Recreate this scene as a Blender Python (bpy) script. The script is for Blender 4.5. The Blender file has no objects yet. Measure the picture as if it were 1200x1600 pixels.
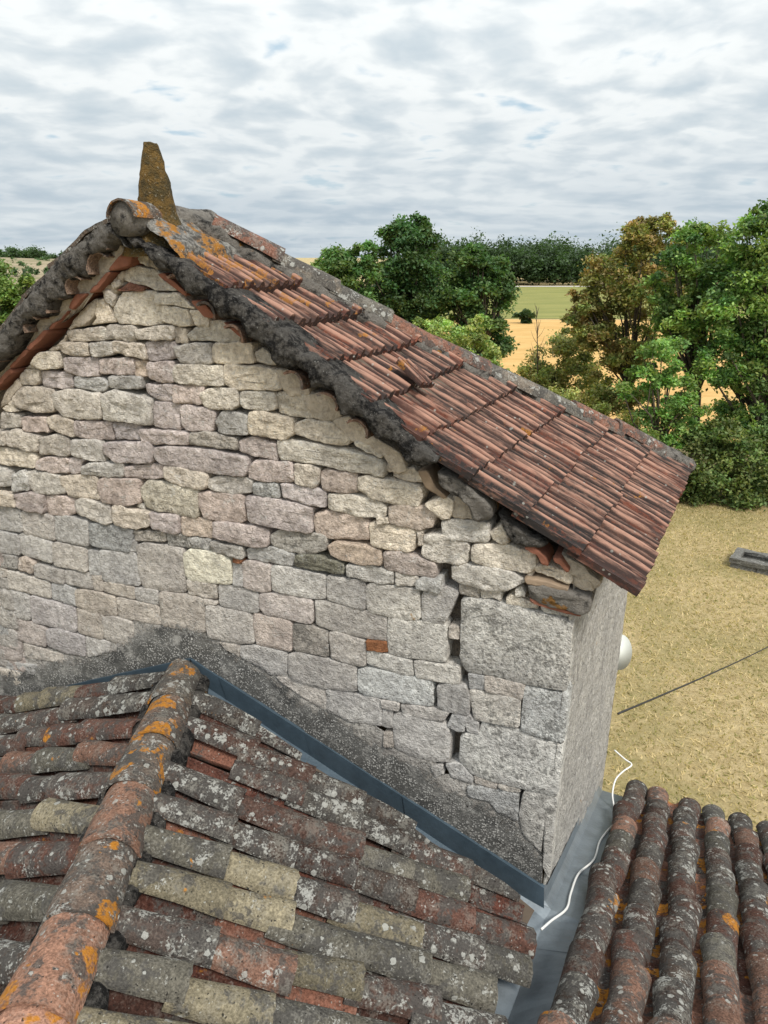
import bpy, bmesh, math, random
import numpy as np
from mathutils import Vector, Matrix, noise as mn

# ------------------------------------------------------------------ camera, sky, sun, exposure
scene = bpy.context.scene
COL = scene.collection
F_PX, CAM_Z = 1110.0, 8.0
TH = math.atan(400.0 / F_PX)
CT, ST = math.cos(TH), math.sin(TH)
cam_d = bpy.data.cameras.new('camera')
cam = bpy.data.objects.new('camera', cam_d); COL.objects.link(cam)
cam_d.sensor_fit = 'VERTICAL'; cam_d.sensor_height = 36.0; cam_d.lens = 36.0 * F_PX / 1600.0
cam_d.clip_start = 0.05; cam_d.clip_end = 5000
cam.location = (0, 0, CAM_Z); cam.rotation_euler = (math.pi / 2 - TH, 0, 0)
scene.camera = cam

SUN_AZ, SUN_EL = math.radians(150), math.radians(52)      # azimuth clockwise from +Y
world = bpy.data.worlds.new('World'); scene.world = world; world.use_nodes = True
sun_d = bpy.data.lights.new('sun', 'SUN'); sun = bpy.data.objects.new('sun', sun_d); COL.objects.link(sun)
sun_d.energy = 2.1; sun_d.angle = math.radians(14); sun_d.color = (1.0, 0.95, 0.87)
sdir = Vector((math.sin(SUN_AZ) * math.cos(SUN_EL), math.cos(SUN_AZ) * math.cos(SUN_EL), math.sin(SUN_EL)))
sun.rotation_euler = sdir.to_track_quat('Z', 'Y').to_euler(); sun.location = sdir * 60
scene.view_settings.view_transform = 'Standard'; scene.view_settings.look = 'None'
scene.view_settings.exposure = 0.82; scene.view_settings.gamma = 1.0
scene.view_settings.use_curve_mapping = False

# ------------------------------------------------------------------ node helpers
class NT:
    def __init__(s, tree): s.t = tree; s.n = tree.nodes; s.l = tree.links
    def node(s, typ, **kw):
        n = s.n.new(typ)
        for k, v in kw.items(): setattr(n, k, v)
        return n
    def put(s, sock, v):
        if isinstance(v, bpy.types.NodeSocket): s.l.new(v, sock)
        elif v is not None:
            if isinstance(v, (tuple, list)) and len(v) == 3 and sock.type == 'RGBA': v = (*v, 1)
            sock.default_value = v
    def math(s, op, a, b=None, c=None, clamp=False):
        n = s.node('ShaderNodeMath', operation=op, use_clamp=clamp)
        s.put(n.inputs[0], a); s.put(n.inputs[1], b); s.put(n.inputs[2], c)
        return n.outputs[0]
    def vmath(s, op, a, b=None):
        n = s.node('ShaderNodeVectorMath', operation=op); s.put(n.inputs[0], a); s.put(n.inputs[1], b)
        return n.outputs[0]
    def mix(s, fac, a, b, mode='MIX'):
        n = s.node('ShaderNodeMix', data_type='RGBA', blend_type=mode)
        s.put(n.inputs[0], fac); s.put(n.inputs[6], a); s.put(n.inputs[7], b)
        return n.outputs[2]
    def noise(s, vec, scale, detail=4, rough=0.6, dist=0.0):
        n = s.node('ShaderNodeTexNoise'); s.put(n.inputs['Vector'], vec)
        n.inputs['Scale'].default_value = scale; n.inputs['Detail'].default_value = detail
        n.inputs['Roughness'].default_value = rough; n.inputs['Distortion'].default_value = dist
        return n.outputs[0]
    def voro(s, vec, scale, feature='F1', rnd=1.0):
        n = s.node('ShaderNodeTexVoronoi', feature=feature); s.put(n.inputs['Vector'], vec)
        n.inputs['Scale'].default_value = scale; n.inputs['Randomness'].default_value = rnd
        return n
    def step(s, v, lo, hi):
        n = s.node('ShaderNodeMapRange', interpolation_type='SMOOTHSTEP'); s.put(n.inputs[0], v)
        s.put(n.inputs[1], lo); s.put(n.inputs[2], hi)
        return n.outputs[0]
    def ramp(s, v, stops):
        n = s.node('ShaderNodeValToRGB'); s.put(n.inputs[0], v); e = n.color_ramp.elements
        while len(e) < len(stops): e.new(0.5)
        for i, (p, c) in enumerate(stops): e[i].position = p; e[i].color = (*c, 1)
        return n.outputs[0]
    def bump(s, h, strength=1.0, dist=0.01, nrm=None):
        n = s.node('ShaderNodeBump'); s.put(n.inputs['Height'], h)
        n.inputs['Strength'].default_value = strength; n.inputs['Distance'].default_value = dist
        if nrm is not None: s.put(n.inputs['Normal'], nrm)
        return n.outputs[0]
    def scale(s, vec, sx, sy, sz): return s.vmath('MULTIPLY', vec, (sx, sy, sz))

def new_mat(name):
    m = bpy.data.materials.new(name); m.use_nodes = True
    nt = NT(m.node_tree); nt.n.clear()
    out = nt.node('ShaderNodeOutputMaterial'); b = nt.node('ShaderNodeBsdfPrincipled')
    nt.l.new(b.outputs[0], out.inputs[0]); b.inputs['Roughness'].default_value = 0.9
    b.inputs['Specular IOR Level'].default_value = 0.2
    return m, nt, b, out

# ------------------------------------------------------------------ sky: Nishita with a broken layer of altocumulus
def build_world():
    nt = NT(world.node_tree); nt.n.clear()
    out = nt.node('ShaderNodeOutputWorld'); bg = nt.node('ShaderNodeBackground')
    sky = nt.node('ShaderNodeTexSky', sky_type='NISHITA', sun_disc=False, sun_elevation=SUN_EL, sun_rotation=SUN_AZ)
    sky.air_density = 1.0; sky.dust_density = 1.0; sky.ozone_density = 1.0
    geo = nt.node('ShaderNodeNewGeometry')
    d = nt.vmath('MULTIPLY', geo.outputs['Incoming'], (-1, -1, -1))
    sep = nt.node('ShaderNodeSeparateXYZ'); nt.put(sep.inputs[0], d)
    z = nt.math('MAXIMUM', sep.outputs[2], 0.0)
    inv = nt.math('DIVIDE', 1.0, nt.math('ADD', z, 0.17))
    comb = nt.node('ShaderNodeCombineXYZ')
    nt.put(comb.inputs[0], nt.math('MULTIPLY', sep.outputs[0], inv)); nt.put(comb.inputs[1], nt.math('MULTIPLY', sep.outputs[1], inv))
    p = comb.outputs[0]
    warp = nt.node('ShaderNodeTexNoise'); nt.put(warp.inputs['Vector'], p); warp.inputs['Scale'].default_value = 1.3; warp.inputs['Detail'].default_value = 4
    pw = nt.vmath('ADD', p, nt.scale(warp.outputs[1], 0.35, 0.35, 0))
    cells = nt.noise(pw, 4.4, 4, 0.45)
    big = nt.noise(p, 0.8, 3, 0.5)
    fine = nt.noise(pw, 12.0, 5, 0.55)
    dens = nt.math('ADD', nt.math('MULTIPLY', cells, 0.70), nt.math('MULTIPLY', fine, 0.10))
    dens = nt.math('ADD', dens, nt.math('MULTIPLY', nt.math('ADD', nt.math('MULTIPLY', big, 0.55), nt.math('MULTIPLY', nt.noise(pw, 2.1, 3, .5), 0.45)), 0.42))          # ~0.6 mean
    thick = nt.ramp(nt.step(dens, 0.42, 0.80), [(0.0, (9.7, 10.0, 10.0)), (0.34, (9.2, 9.6, 9.65)), (0.60, (7.7, 8.3, 8.6)), (1.0, (5.9, 6.8, 7.4))])
    cover = nt.step(dens, 0.42, 0.53)
    gap = nt.mix(0.7, sky.outputs[0], (6.0, 7.8, 8.9))
    col = nt.mix(cover, gap, thick)
    low = nt.step(z, 0.20, 0.0)
    band = nt.mix(nt.step(nt.noise(nt.scale(p, 0.35, 1, 1), 1.9, 4, 0.5), .35, .65), (4.6, 5.7, 6.7), (7.2, 8.0, 8.5))
    col = nt.mix(nt.math('MULTIPLY', low, 0.7), col, band)
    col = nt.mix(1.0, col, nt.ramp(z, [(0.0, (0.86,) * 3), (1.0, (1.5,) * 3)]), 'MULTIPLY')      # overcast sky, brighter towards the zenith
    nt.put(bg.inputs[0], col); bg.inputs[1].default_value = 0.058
    nt.l.new(bg.outputs[0], out.inputs[0])
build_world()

# ------------------------------------------------------------------ projection of traced points on to real planes
def ray(x, y):
    dx, dy = x - 600.0, y - 800.0
    return Vector((dx, F_PX * CT - dy * ST, -(F_PX * ST + dy * CT)))
O = Vector((0, 0, CAM_Z))
def hit(x, y, p0, n):
    r = ray(x, y); return O + r * ((p0 - O).dot(n) / r.dot(n))
def at(x, y, fwd):
    r = ray(x, y); return O + r * (fwd / r.y)
W = 3.4
N = Vector((0.3794, 0.9252, 0)).normalized()              # into the gable wall
E1 = Vector((N.y, -N.x, 0))                               # along the wall, to the right
UP = Vector((0, 0, 1))
def wp(x, y, off=0.0):                                    # photo point -> gable plane, off metres proud
    return hit(x, y, N * (W - off), N)
SD = Vector((math.sin(math.radians(26.5)), math.cos(math.radians(26.5)), 0))   # side wall / ridge direction

# ------------------------------------------------------------------ object helpers
def link(o, parent=None):
    COL.objects.link(o)
    if parent is not None:
        o.parent = parent
        o.matrix_parent_inverse = WORLD.get(parent.name, Matrix.Identity(4)).inverted()
    return o
WORLD = {}
def empty(name, loc, label, cat, group=None):
    o = bpy.data.objects.new(name, None); COL.objects.link(o); o.location = loc
    o.empty_display_size = 0.2
    WORLD[o.name] = Matrix.Translation(loc); tag(o, label, cat, group); return o
def tag(o, label, cat, group=None):
    o['label'] = label; o['category'] = cat
    if group: o['group'] = group
    return o
def mesh_obj(name, verts, faces, mat, parent=None, smooth=False, color=None, loc=None):
    me = bpy.data.meshes.new(name)
    if loc is not None: verts = [Vector(v) - loc for v in verts]
    me.from_pydata([tuple(v) for v in verts], [], faces); me.update()
    if smooth: me.polygons.foreach_set('use_smooth', [True] * len(me.polygons))
    me.materials.append(mat)
    o = bpy.data.objects.new(name, me)
    if loc is not None:
        o.location = loc; WORLD_set = True
    link(o, parent)
    if loc is not None: WORLD[o.name] = Matrix.Translation(loc)
    if color is not None: o.color = color
    return o
def kind(o, k): o['kind'] = k; return o
def resample(pts, n):
    pts = [Vector(p) for p in pts]; d = [0]
    for a, b in zip(pts, pts[1:]): d.append(d[-1] + (b - a).length)
    out = []
    for i in range(n):
        t = d[-1] * i / (n - 1); k = 0
        while k < len(d) - 2 and d[k + 1] < t: k += 1
        f = (t - d[k]) / max(1e-9, d[k + 1] - d[k]); out.append(pts[k].lerp(pts[k + 1], f))
    return out
def nv(p, s): return mn.noise_vector(Vector(p) * s)
def fb(p, s): return mn.fractal(Vector(p) * s, 0.9, 2.1, 4)
def loft(rings, closed=True, caps=True):
    v = [p for r in rings for p in r]; m = len(rings[0]); f = []
    for i in range(len(rings) - 1):
        for j in range(m if closed else m - 1):
            a = i * m + j; b = i * m + (j + 1) % m
            f.append((a, b, b + m, a + m))
    if caps and closed:
        f.append(tuple(range(m - 1, -1, -1))); k = (len(rings) - 1) * m; f.append(tuple(range(k, k + m)))
    return v, f
def tube(pts, radii, sides=6):
    rings = []
    for i, p in enumerate(pts):
        p = Vector(p); a = Vector(pts[max(0, i - 1)]); b = Vector(pts[min(len(pts) - 1, i + 1)])
        t = (b - a).normalized(); x = t.cross(Vector((0.31, 0.17, 0.93))).normalized(); y = t.cross(x)
        r = radii[i] if isinstance(radii, (list, tuple)) else radii
        rings.append([p + (x * math.cos(k * 2 * math.pi / sides) + y * math.sin(k * 2 * math.pi / sides)) * r for k in range(sides)])
    return loft(rings)
def merge(parts):
    V, Fc = [], []
    for v, f in parts:
        k = len(V); V += list(v); Fc += [tuple(i + k for i in q) for q in f]
    return V, Fc

# ------------------------------------------------------------------ materials
def objinfo(nt):
    oi = nt.node('ShaderNodeObjectInfo'); return oi.outputs['Color'], oi.outputs['Alpha'], oi.outputs['Random']
def wpos(nt): return nt.node('ShaderNodeNewGeometry').outputs['Position']

def m_stone(name='limestone', flat=None, streak=False):
    m, nt, b, o = new_mat(name)
    col, alpha, rnd = objinfo(nt); p = wpos(nt)
    if flat is not None: col = flat
    q = nt.scale(p, 1.0, 1.0, 0.16) if streak else p
    n1 = nt.noise(p, 4.5, 5, 0.6); n2 = nt.noise(p, 26, 5, 0.7); n3 = nt.noise(q, 95, 3, 0.7)
    c = nt.mix(1.0, col, nt.ramp(n1, [(0.25, (0.70, 0.69, 0.69)), (0.75, (1.28, 1.27, 1.23))]), 'MULTIPLY')
    c = nt.mix(1.0, c, nt.ramp(n2, [(0.3, (0.58, 0.57, 0.56)), (0.7, (1.34, 1.34, 1.33))]), 'MULTIPLY')
    c = nt.mix(nt.math('MULTIPLY', nt.step(n3, 0.56, 0.70), nt.math('ADD', 0.2, nt.math('MULTIPLY', nt.math('FRACT', nt.math('MULTIPLY', rnd, 5.7)), 0.6))), c, nt.mix(0.75, c, (0.06, 0.057, 0.053)))
    # weathering crust: dark grey lichen speckle, more where the object's alpha is low
    g = nt.noise(p, 9, 6, 0.75); g2 = nt.noise(q, 55, 4, 0.7)
    grime = nt.step(nt.math('ADD', nt.math('MULTIPLY', g, 0.55), nt.math('MULTIPLY', g2, 0.45)), nt.math('ADD', 0.42, nt.math('MULTIPLY', alpha, 0.22)), nt.math('ADD', 0.50, nt.math('MULTIPLY', alpha, 0.24)))
    c = nt.mix(nt.math('MULTIPLY', grime, 0.68), c, (0.095, 0.093, 0.088))
    wl = nt.step(nt.math('ADD', nt.math('MULTIPLY', nt.noise(p, 14, 4, 0.7), 0.6), nt.math('MULTIPLY', nt.noise(q, 85, 2, 0.6), 0.4)), 0.56, 0.62)
    c = nt.mix(nt.math('MULTIPLY', wl, 0.55), c, (0.60, 0.59, 0.56))
    orange = nt.step(nt.noise(p, 5.2, 4, 0.62), 0.735, 0.76)
    c = nt.mix(nt.math('MULTIPLY', orange, 0.7), c, (0.36, 0.20, 0.06))
    nt.put(b.inputs['Base Color'], c); b.inputs['Roughness'].default_value = 0.95
    pits = nt.step(nt.voro(p, 46).outputs[0], 0.05, 0.3)
    h = nt.math('ADD', nt.math('MULTIPLY', n2, 1.2), nt.math('MULTIPLY', n3, 0.5))
    h = nt.math('ADD', h, nt.math('MULTIPLY', nt.noise(p, 12, 5, 0.65), 1.3))
    h = nt.math('ADD', h, nt.math('MULTIPLY', pits, 0.12))
    nt.put(b.inputs['Normal'], nt.bump(h, 1.0, 0.030))
    return m
M_STONE = m_stone()
M_SIDE = m_stone('side_limestone', (0.50, 0.485, 0.465), True)

def m_mortar(name, c1, c2, sc=30, bump=0.02):
    m, nt, b, o = new_mat(name); p = wpos(nt)
    n = nt.noise(p, sc, 5, 0.75); n2 = nt.noise(p, 5, 4, 0.6)
    c = nt.mix(nt.step(n, 0.35, 0.65), c1, c2)
    c = nt.mix(1.0, c, nt.ramp(n2, [(0.3, (0.72, 0.72, 0.72)), (0.7, (1.2, 1.2, 1.2))]), 'MULTIPLY')
    nt.put(b.inputs['Base Color'], c)
    nt.put(b.inputs['Normal'], nt.bump(nt.math('ADD', n, nt.noise(p, 90, 3, 0.6)), 0.8, bump))
    return m
M_CORE = m_mortar('wall_core_mortar', (0.12, 0.105, 0.09), (0.22, 0.19, 0.155))
M_PATCH = m_mortar('beige_mortar', (0.42, 0.365, 0.30), (0.58, 0.51, 0.42), 45, 0.012)

def m_black_mortar():
    m, nt, b, o = new_mat('blackened_mortar'); p = wpos(nt); col, alpha, rnd = objinfo(nt)
    n = nt.noise(p, 36, 6, 0.8); n2 = nt.noise(p, 9, 5, 0.7)
    c = nt.mix(nt.step(n, 0.44, 0.66), (0.010, 0.0095, 0.0095), (0.055, 0.052, 0.05))
    c = nt.mix(nt.math('MULTIPLY', nt.step(n2, nt.math('ADD', .30, nt.math('MULTIPLY', alpha, .15)), nt.math('ADD', .50, nt.math('MULTIPLY', alpha, .12))), nt.math('SUBTRACT', 1.0, alpha)), c, nt.mix(n, (0.11, 0.10, 0.09), (0.40, 0.37, 0.33)))
    sp = nt.step(nt.noise(p, 62, 4, 0.7), 0.64, 0.68)
    c = nt.mix(nt.math('MULTIPLY', sp, 0.7), c, (0.42, 0.42, 0.40))
    orr = nt.step(nt.noise(p, 4.2, 4, 0.6), 0.655, 0.685)
    c = nt.mix(nt.math('MULTIPLY', orr, 0.85), c, nt.mix(n, (0.20, 0.09, 0.015), (0.42, 0.20, 0.03)))
    nt.put(b.inputs['Base Color'], c); b.inputs['Roughness'].default_value = 1.0
    nt.put(b.inputs['Normal'], nt.bump(nt.math('ADD', n, nt.math('MULTIPLY', nt.noise(p, 90, 3, 0.7), 0.5)), 1.0, 0.035))
    return m
M_BLACK = m_black_mortar()

def m_render():
    m, nt, b, o = new_mat('pebbly_cement'); p = wpos(nt)
    v = nt.voro(p, 80); bigm = nt.noise(p, 3.2, 4, 0.6); n = nt.noise(p, 20, 4, 0.7)
    sepc = nt.node('ShaderNodeSeparateColor'); nt.put(sepc.inputs[0], v.outputs[1])
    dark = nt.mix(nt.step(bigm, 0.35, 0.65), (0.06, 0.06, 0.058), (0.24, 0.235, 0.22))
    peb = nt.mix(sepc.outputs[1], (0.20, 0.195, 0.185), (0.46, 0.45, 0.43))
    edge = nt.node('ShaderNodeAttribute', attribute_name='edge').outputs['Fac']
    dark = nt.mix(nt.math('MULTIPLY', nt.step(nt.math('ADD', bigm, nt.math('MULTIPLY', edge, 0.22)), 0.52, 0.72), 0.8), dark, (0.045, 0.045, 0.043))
    pick = nt.math('MULTIPLY', nt.step(v.outputs[0], 0.56, 0.40), nt.step(sepc.outputs[0], 0.25, 0.33))
    c = nt.mix(nt.math('MULTIPLY', pick, nt.step(nt.noise(p, 5, 5, 0.7), 0.3, 0.55)), dark, peb)
    c = nt.mix(nt.step(nt.noise(p, 7, 6, 0.75), 0.52, 0.68), c, (0.33, 0.32, 0.30))
    orr = nt.step(nt.noise(p, 6.5, 3, 0.6), 0.74, 0.76)
    c = nt.mix(nt.math('MULTIPLY', orr, 0.7), c, (0.36, 0.18, 0.03))
    nt.put(b.inputs['Base Color'], c)
    nt.put(b.inputs['Alpha'], nt.step(nt.math('ADD', nt.math('MULTIPLY', edge, 1.5), nt.math('MULTIPLY', nt.math('SUBTRACT', nt.noise(p, 16, 6, 0.8), 0.5), 1.9)), 0.22, 0.32))      # worn thin at its upper edge
    nt.put(b.inputs['Normal'], nt.bump(nt.math('ADD', nt.math('MULTIPLY', pick, 0.7), n), 0.9, 0.014))
    return m
M_RENDER = m_render()

def m_canal(name='lichened_terracotta', othr=.63, oamp=.14):
    m, nt, b, o = new_mat(name); col, alpha, rnd = objinfo(nt)
    tc = nt.node('ShaderNodeTexCoord').outputs['Object']
    off = nt.node('ShaderNodeCombineXYZ'); nt.put(off.inputs[0], nt.math('MULTIPLY', rnd, 91.0)); nt.put(off.inputs[1], nt.math('MULTIPLY', rnd, 37.0))
    p = nt.vmath('ADD', tc, off.outputs[0])
    n1 = nt.noise(p, 7, 5, 0.65); n2 = nt.noise(p, 30, 5, 0.72); n3 = nt.noise(p, 90, 3, 0.6)
    c = nt.mix(1.0, col, nt.ramp(n2, [(0.3, (0.55, 0.55, 0.55)), (0.7, (1.3, 1.28, 1.25))]), 'MULTIPLY')
    c = nt.mix(1.0, c, nt.ramp(n3, [(0.35, (0.6, 0.6, 0.6)), (0.65, (1.25, 1.25, 1.25))]), 'MULTIPLY')
    lic = nt.math('SUBTRACT', 1.0, alpha)                                # lichen amount
    crust = nt.step(nt.math('ADD', nt.math('MULTIPLY', n1, 0.6), nt.math('MULTIPLY', n2, 0.4)), nt.math('SUBTRACT', 0.56, nt.math('MULTIPLY', lic, 0.14)), nt.math('SUBTRACT', 0.63, nt.math('MULTIPLY', lic, 0.14)))
    c = nt.mix(nt.math('MULTIPLY', crust, 0.85), c, nt.mix(n3, (0.022, 0.021, 0.02), (0.10, 0.095, 0.088)))
    n4 = nt.noise(nt.vmath('ADD', p, (5.3, 2.1, 7.7)), 10, 5, 0.7)
    grey = nt.step(nt.math('ADD', nt.math('MULTIPLY', n4, 0.65), nt.math('MULTIPLY', n3, 0.35)), 0.50, 0.60)
    c = nt.mix(nt.math('MULTIPLY', grey, nt.math('MULTIPLY', lic, 0.75)), c, nt.mix(n2, (0.085, 0.08, 0.07), (0.27, 0.257, 0.225)))
    # round white lichen rosettes, in patches
    wob = nt.vmath('ADD', p, nt.scale(nt.node('ShaderNodeTexNoise').outputs[1], 0, 0, 0))
    wn = nt.node('ShaderNodeTexNoise'); nt.put(wn.inputs['Vector'], p); wn.inputs['Scale'].default_value = 45
    wob = nt.vmath('ADD', p, nt.scale(wn.outputs[1], 0.022, 0.022, 0.022))
    v = nt.voro(wob, 24); sc = nt.node('ShaderNodeSeparateColor'); nt.put(sc.inputs[0], v.outputs[1])
    rad = nt.math('MULTIPLY', nt.step(sc.outputs[0], 0.5, 1.0), 0.46)
    ros = nt.math('MULTIPLY', nt.step(nt.math('SUBTRACT', rad, v.outputs[0]), 0.0, 0.05), nt.step(nt.noise(p, 6, 3, 0.6), nt.math('SUBTRACT', 0.66, nt.math('MULTIPLY', lic, 0.3)), nt.math('SUBTRACT', 0.72, nt.math('MULTIPLY', lic, 0.3))))
    wl = nt.step(nt.math('ADD', nt.math('MULTIPLY', nt.noise(nt.vmath('ADD', p, (2.0, 9.0, 4.0)), 11, 5, 0.72), 0.75), nt.math('MULTIPLY', n3, 0.25)), nt.math('SUBTRACT', 0.65, nt.math('MULTIPLY', lic, 0.13)), nt.math('SUBTRACT', 0.71, nt.math('MULTIPLY', lic, 0.13)))
    c = nt.mix(nt.math('MULTIPLY', wl, 0.8), c, nt.mix(n3, (0.18, 0.18, 0.165), (0.46, 0.46, 0.43)))
    c = nt.mix(nt.math('MULTIPLY', ros, 0.8), c, nt.mix(n2, (0.22, 0.22, 0.20), (0.46, 0.46, 0.43)))
    v2 = nt.voro(wob, 60); s2 = nt.node('ShaderNodeSeparateColor'); nt.put(s2.inputs[0], v2.outputs[1])
    dots = nt.math('MULTIPLY', nt.step(v2.outputs[0], 0.30, 0.18), nt.step(s2.outputs[0], 0.80, 0.86))
    c = nt.mix(nt.math('MULTIPLY', dots, 0.6), c, (0.36, 0.36, 0.33))
    blk = nt.math('MULTIPLY', nt.step(v2.outputs[0], 0.34, 0.2), nt.step(s2.outputs[1], 0.84, 0.9))
    c = nt.mix(nt.math('MULTIPLY', blk, 0.9), c, (0.015, 0.014, 0.013))
    on = nt.noise(nt.vmath('ADD', p, (11.0, 3.0, 1.0)), 4.6, 4, 0.62)
    orr = nt.step(on, nt.math('ADD', othr, nt.math('MULTIPLY', nt.math('FRACT', nt.math('MULTIPLY', rnd, 7.13)), oamp)), nt.math('ADD', othr + .03, nt.math('MULTIPLY', nt.math('FRACT', nt.math('MULTIPLY', rnd, 7.13)), oamp)))
    orr = nt.math('MULTIPLY', orr, nt.step(n2, 0.34, 0.56))
    c = nt.mix(nt.math('MULTIPLY', orr, 0.9), c, nt.mix(n3, (0.26, 0.09, 0.012), (0.55, 0.24, 0.02)))
    nt.put(b.inputs['Base Color'], c); b.inputs['Roughness'].default_value = 0.93
    h = nt.math('ADD', nt.math('MULTIPLY', n2, 0.8), nt.math('MULTIPLY', n3, 0.4)); h = nt.math('ADD', h, nt.math('MULTIPLY', ros, 0.35))
    nt.put(b.inputs['Normal'], nt.bump(h, 1.0, 0.014))
    return m
M_CANAL = m_canal(); M_RIDGET = m_canal('lichened_ridge_tile', .535, .05)

def m_mech():
    m, nt, b, o = new_mat('ribbed_red_tile'); col, alpha, rnd = objinfo(nt)
    tc = nt.node('ShaderNodeTexCoord').outputs['Object']
    off = nt.node('ShaderNodeCombineXYZ'); nt.put(off.inputs[0], nt.math('MULTIPLY', rnd, 53.0)); nt.put(off.inputs[2], nt.math('MULTIPLY', rnd, 29.0))
    p = nt.vmath('ADD', tc, off.outputs[0]); ps = nt.scale(p, 1.0, 0.13, 1.0)
    s1 = nt.noise(ps, 55, 4, 0.6); s2 = nt.noise(ps, 24, 4, 0.6); n2 = nt.noise(p, 35, 5, 0.75); n1 = nt.noise(p, 8, 4, 0.6)
    c = nt.mix(1.0, col, nt.ramp(n2, [(0.3, (0.6, 0.58, 0.57)), (0.7, (1.35, 1.35, 1.35))]), 'MULTIPLY')
    sz = nt.node('ShaderNodeSeparateXYZ'); nt.put(sz.inputs[0], tc)
    wear = nt.math('MULTIPLY', nt.step(sz.outputs[2], 0.036, 0.055), nt.step(nt.noise(ps, 30, 4, 0.65), 0.36, 0.58))        # rib tops rubbed back to bare clay
    wear = nt.math('MAXIMUM', nt.math('MULTIPLY', nt.step(s1, 0.55, 0.68), 0.35), nt.math('MULTIPLY', wear, 0.8))
    blk = nt.step(nt.math('ADD', nt.math('MULTIPLY', s2, 0.55), nt.math('MULTIPLY', n2, 0.45)), 0.40, 0.50)
    c = nt.mix(nt.math('MULTIPLY', blk, nt.math('SUBTRACT', 1.1, alpha)), c, (0.03, 0.026, 0.025))
    c = nt.mix(wear, c, (0.40, 0.225, 0.165))
    v2 = nt.voro(p, 42); sx = nt.node('ShaderNodeSeparateColor'); nt.put(sx.inputs[0], v2.outputs[1])
    dots = nt.math('MULTIPLY', nt.step(v2.outputs[0], 0.38, 0.22), nt.step(sx.outputs[0], 0.93, 0.95))
    c = nt.mix(nt.math('MULTIPLY', dots, 0.6), c, (0.34, 0.34, 0.31))
    on = nt.noise(wpos(nt), 5.5, 5, 0.7); sep = nt.node('ShaderNodeSeparateXYZ'); nt.put(sep.inputs[0], wpos(nt))
    thr = nt.math('SUBTRACT', 0.645, nt.math('MULTIPLY', nt.step(sep.outputs[2], 7.2, 8.1), 0.12))       # thicker lichen by the ridge
    orr = nt.math('MULTIPLY', nt.step(on, thr, nt.math('ADD', thr, 0.04)), nt.step(n2, 0.34, 0.56))
    c = nt.mix(nt.math('MULTIPLY', orr, 0.75), c, nt.mix(n2, (0.17, 0.07, 0.015), (0.44, 0.19, 0.03)))
    nt.put(b.inputs['Base Color'], c); b.inputs['Roughness'].default_value = 0.88
    nt.put(b.inputs['Normal'], nt.bump(n2, 0.8, 0.008))
    return m
M_MECH = m_mech()

def m_lichen():
    m, nt, b, o = new_mat('ochre_lichen_stone'); p = wpos(nt)
    n = nt.noise(p, 26, 6, 0.75); n2 = nt.noise(p, 8, 5, 0.7); n3 = nt.noise(p, 70, 3, 0.6)
    c = nt.mix(nt.step(n2, 0.40, 0.60), (0.075, 0.058, 0.026), (0.175, 0.105, 0.03))
    c = nt.mix(nt.step(n, 0.52, 0.68), c, (0.055, 0.048, 0.03))
    c = nt.mix(nt.math('MULTIPLY', nt.step(n3, 0.60, 0.68), 0.6), c, (0.34, 0.31, 0.24))
    nt.put(b.inputs['Base Color'], c); nt.put(b.inputs['Normal'], nt.bump(nt.math('ADD', n, n3), 1.0, 0.03))
    return m
M_LICHEN = m_lichen()

def m_plain(name, col, rough=0.6, metal=0.0, var=0.25, sc=6, bump=0.0):
    m, nt, b, o = new_mat(name); p = wpos(nt); n = nt.noise(p, sc, 5, 0.65)
    lo = tuple(x * (1 - var) for x in col); hi = tuple(min(1, x * (1 + var)) for x in col)
    nt.put(b.inputs['Base Color'], nt.mix(n, lo, hi)); b.inputs['Metallic'].default_value = metal
    nt.put(b.inputs['Roughness'], nt.math('ADD', rough - 0.1, nt.math('MULTIPLY', n, 0.2)))
    b.inputs['Specular IOR Level'].default_value = 0.5
    if bump: nt.put(b.inputs['Normal'], nt.bump(nt.noise(p, sc * 5, 3, 0.6), 0.6, bump))
    return m
M_ZINC = m_plain('slate_blue_zinc', (0.05, 0.076, 0.10), 0.46, 0.25, 0.45, 9, .004)
M_GUT = m_plain('grey_zinc', (0.19, 0.22, 0.245), 0.42, 0.35, 0.45, 8, .004)
M_WHITE = m_plain('white_plastic', (0.75, 0.75, 0.73), 0.5, 0, 0.05)
M_DISH = m_plain('pale_dish', (0.62, 0.64, 0.60), 0.55, 0, 0.06)
M_WIRE = m_plain('black_cable', (0.02, 0.02, 0.02), 0.6, 0, 0.1)
M_WOOD = m_plain('old_wood', (0.26, 0.19, 0.13), 0.85, 0, 0.4, 14, 0.006)
M_BARK = m_plain('bark', (0.075, 0.06, 0.045), 0.95, 0, 0.4, 10, 0.02)
M_BRICK = m_plain('terracotta_brick', (0.24, 0.095, 0.058), 0.92, 0, 0.35, 18, 0.008)
M_BOARD = m_plain('roof_board', (0.10, 0.075, 0.055), 0.95, 0, 0.3, 10, 0.006)
M_PLASTER = m_plain('lower_wall_stone', (0.36, 0.33, 0.29), 0.95, 0, 0.3, 5, 0.02)

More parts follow.
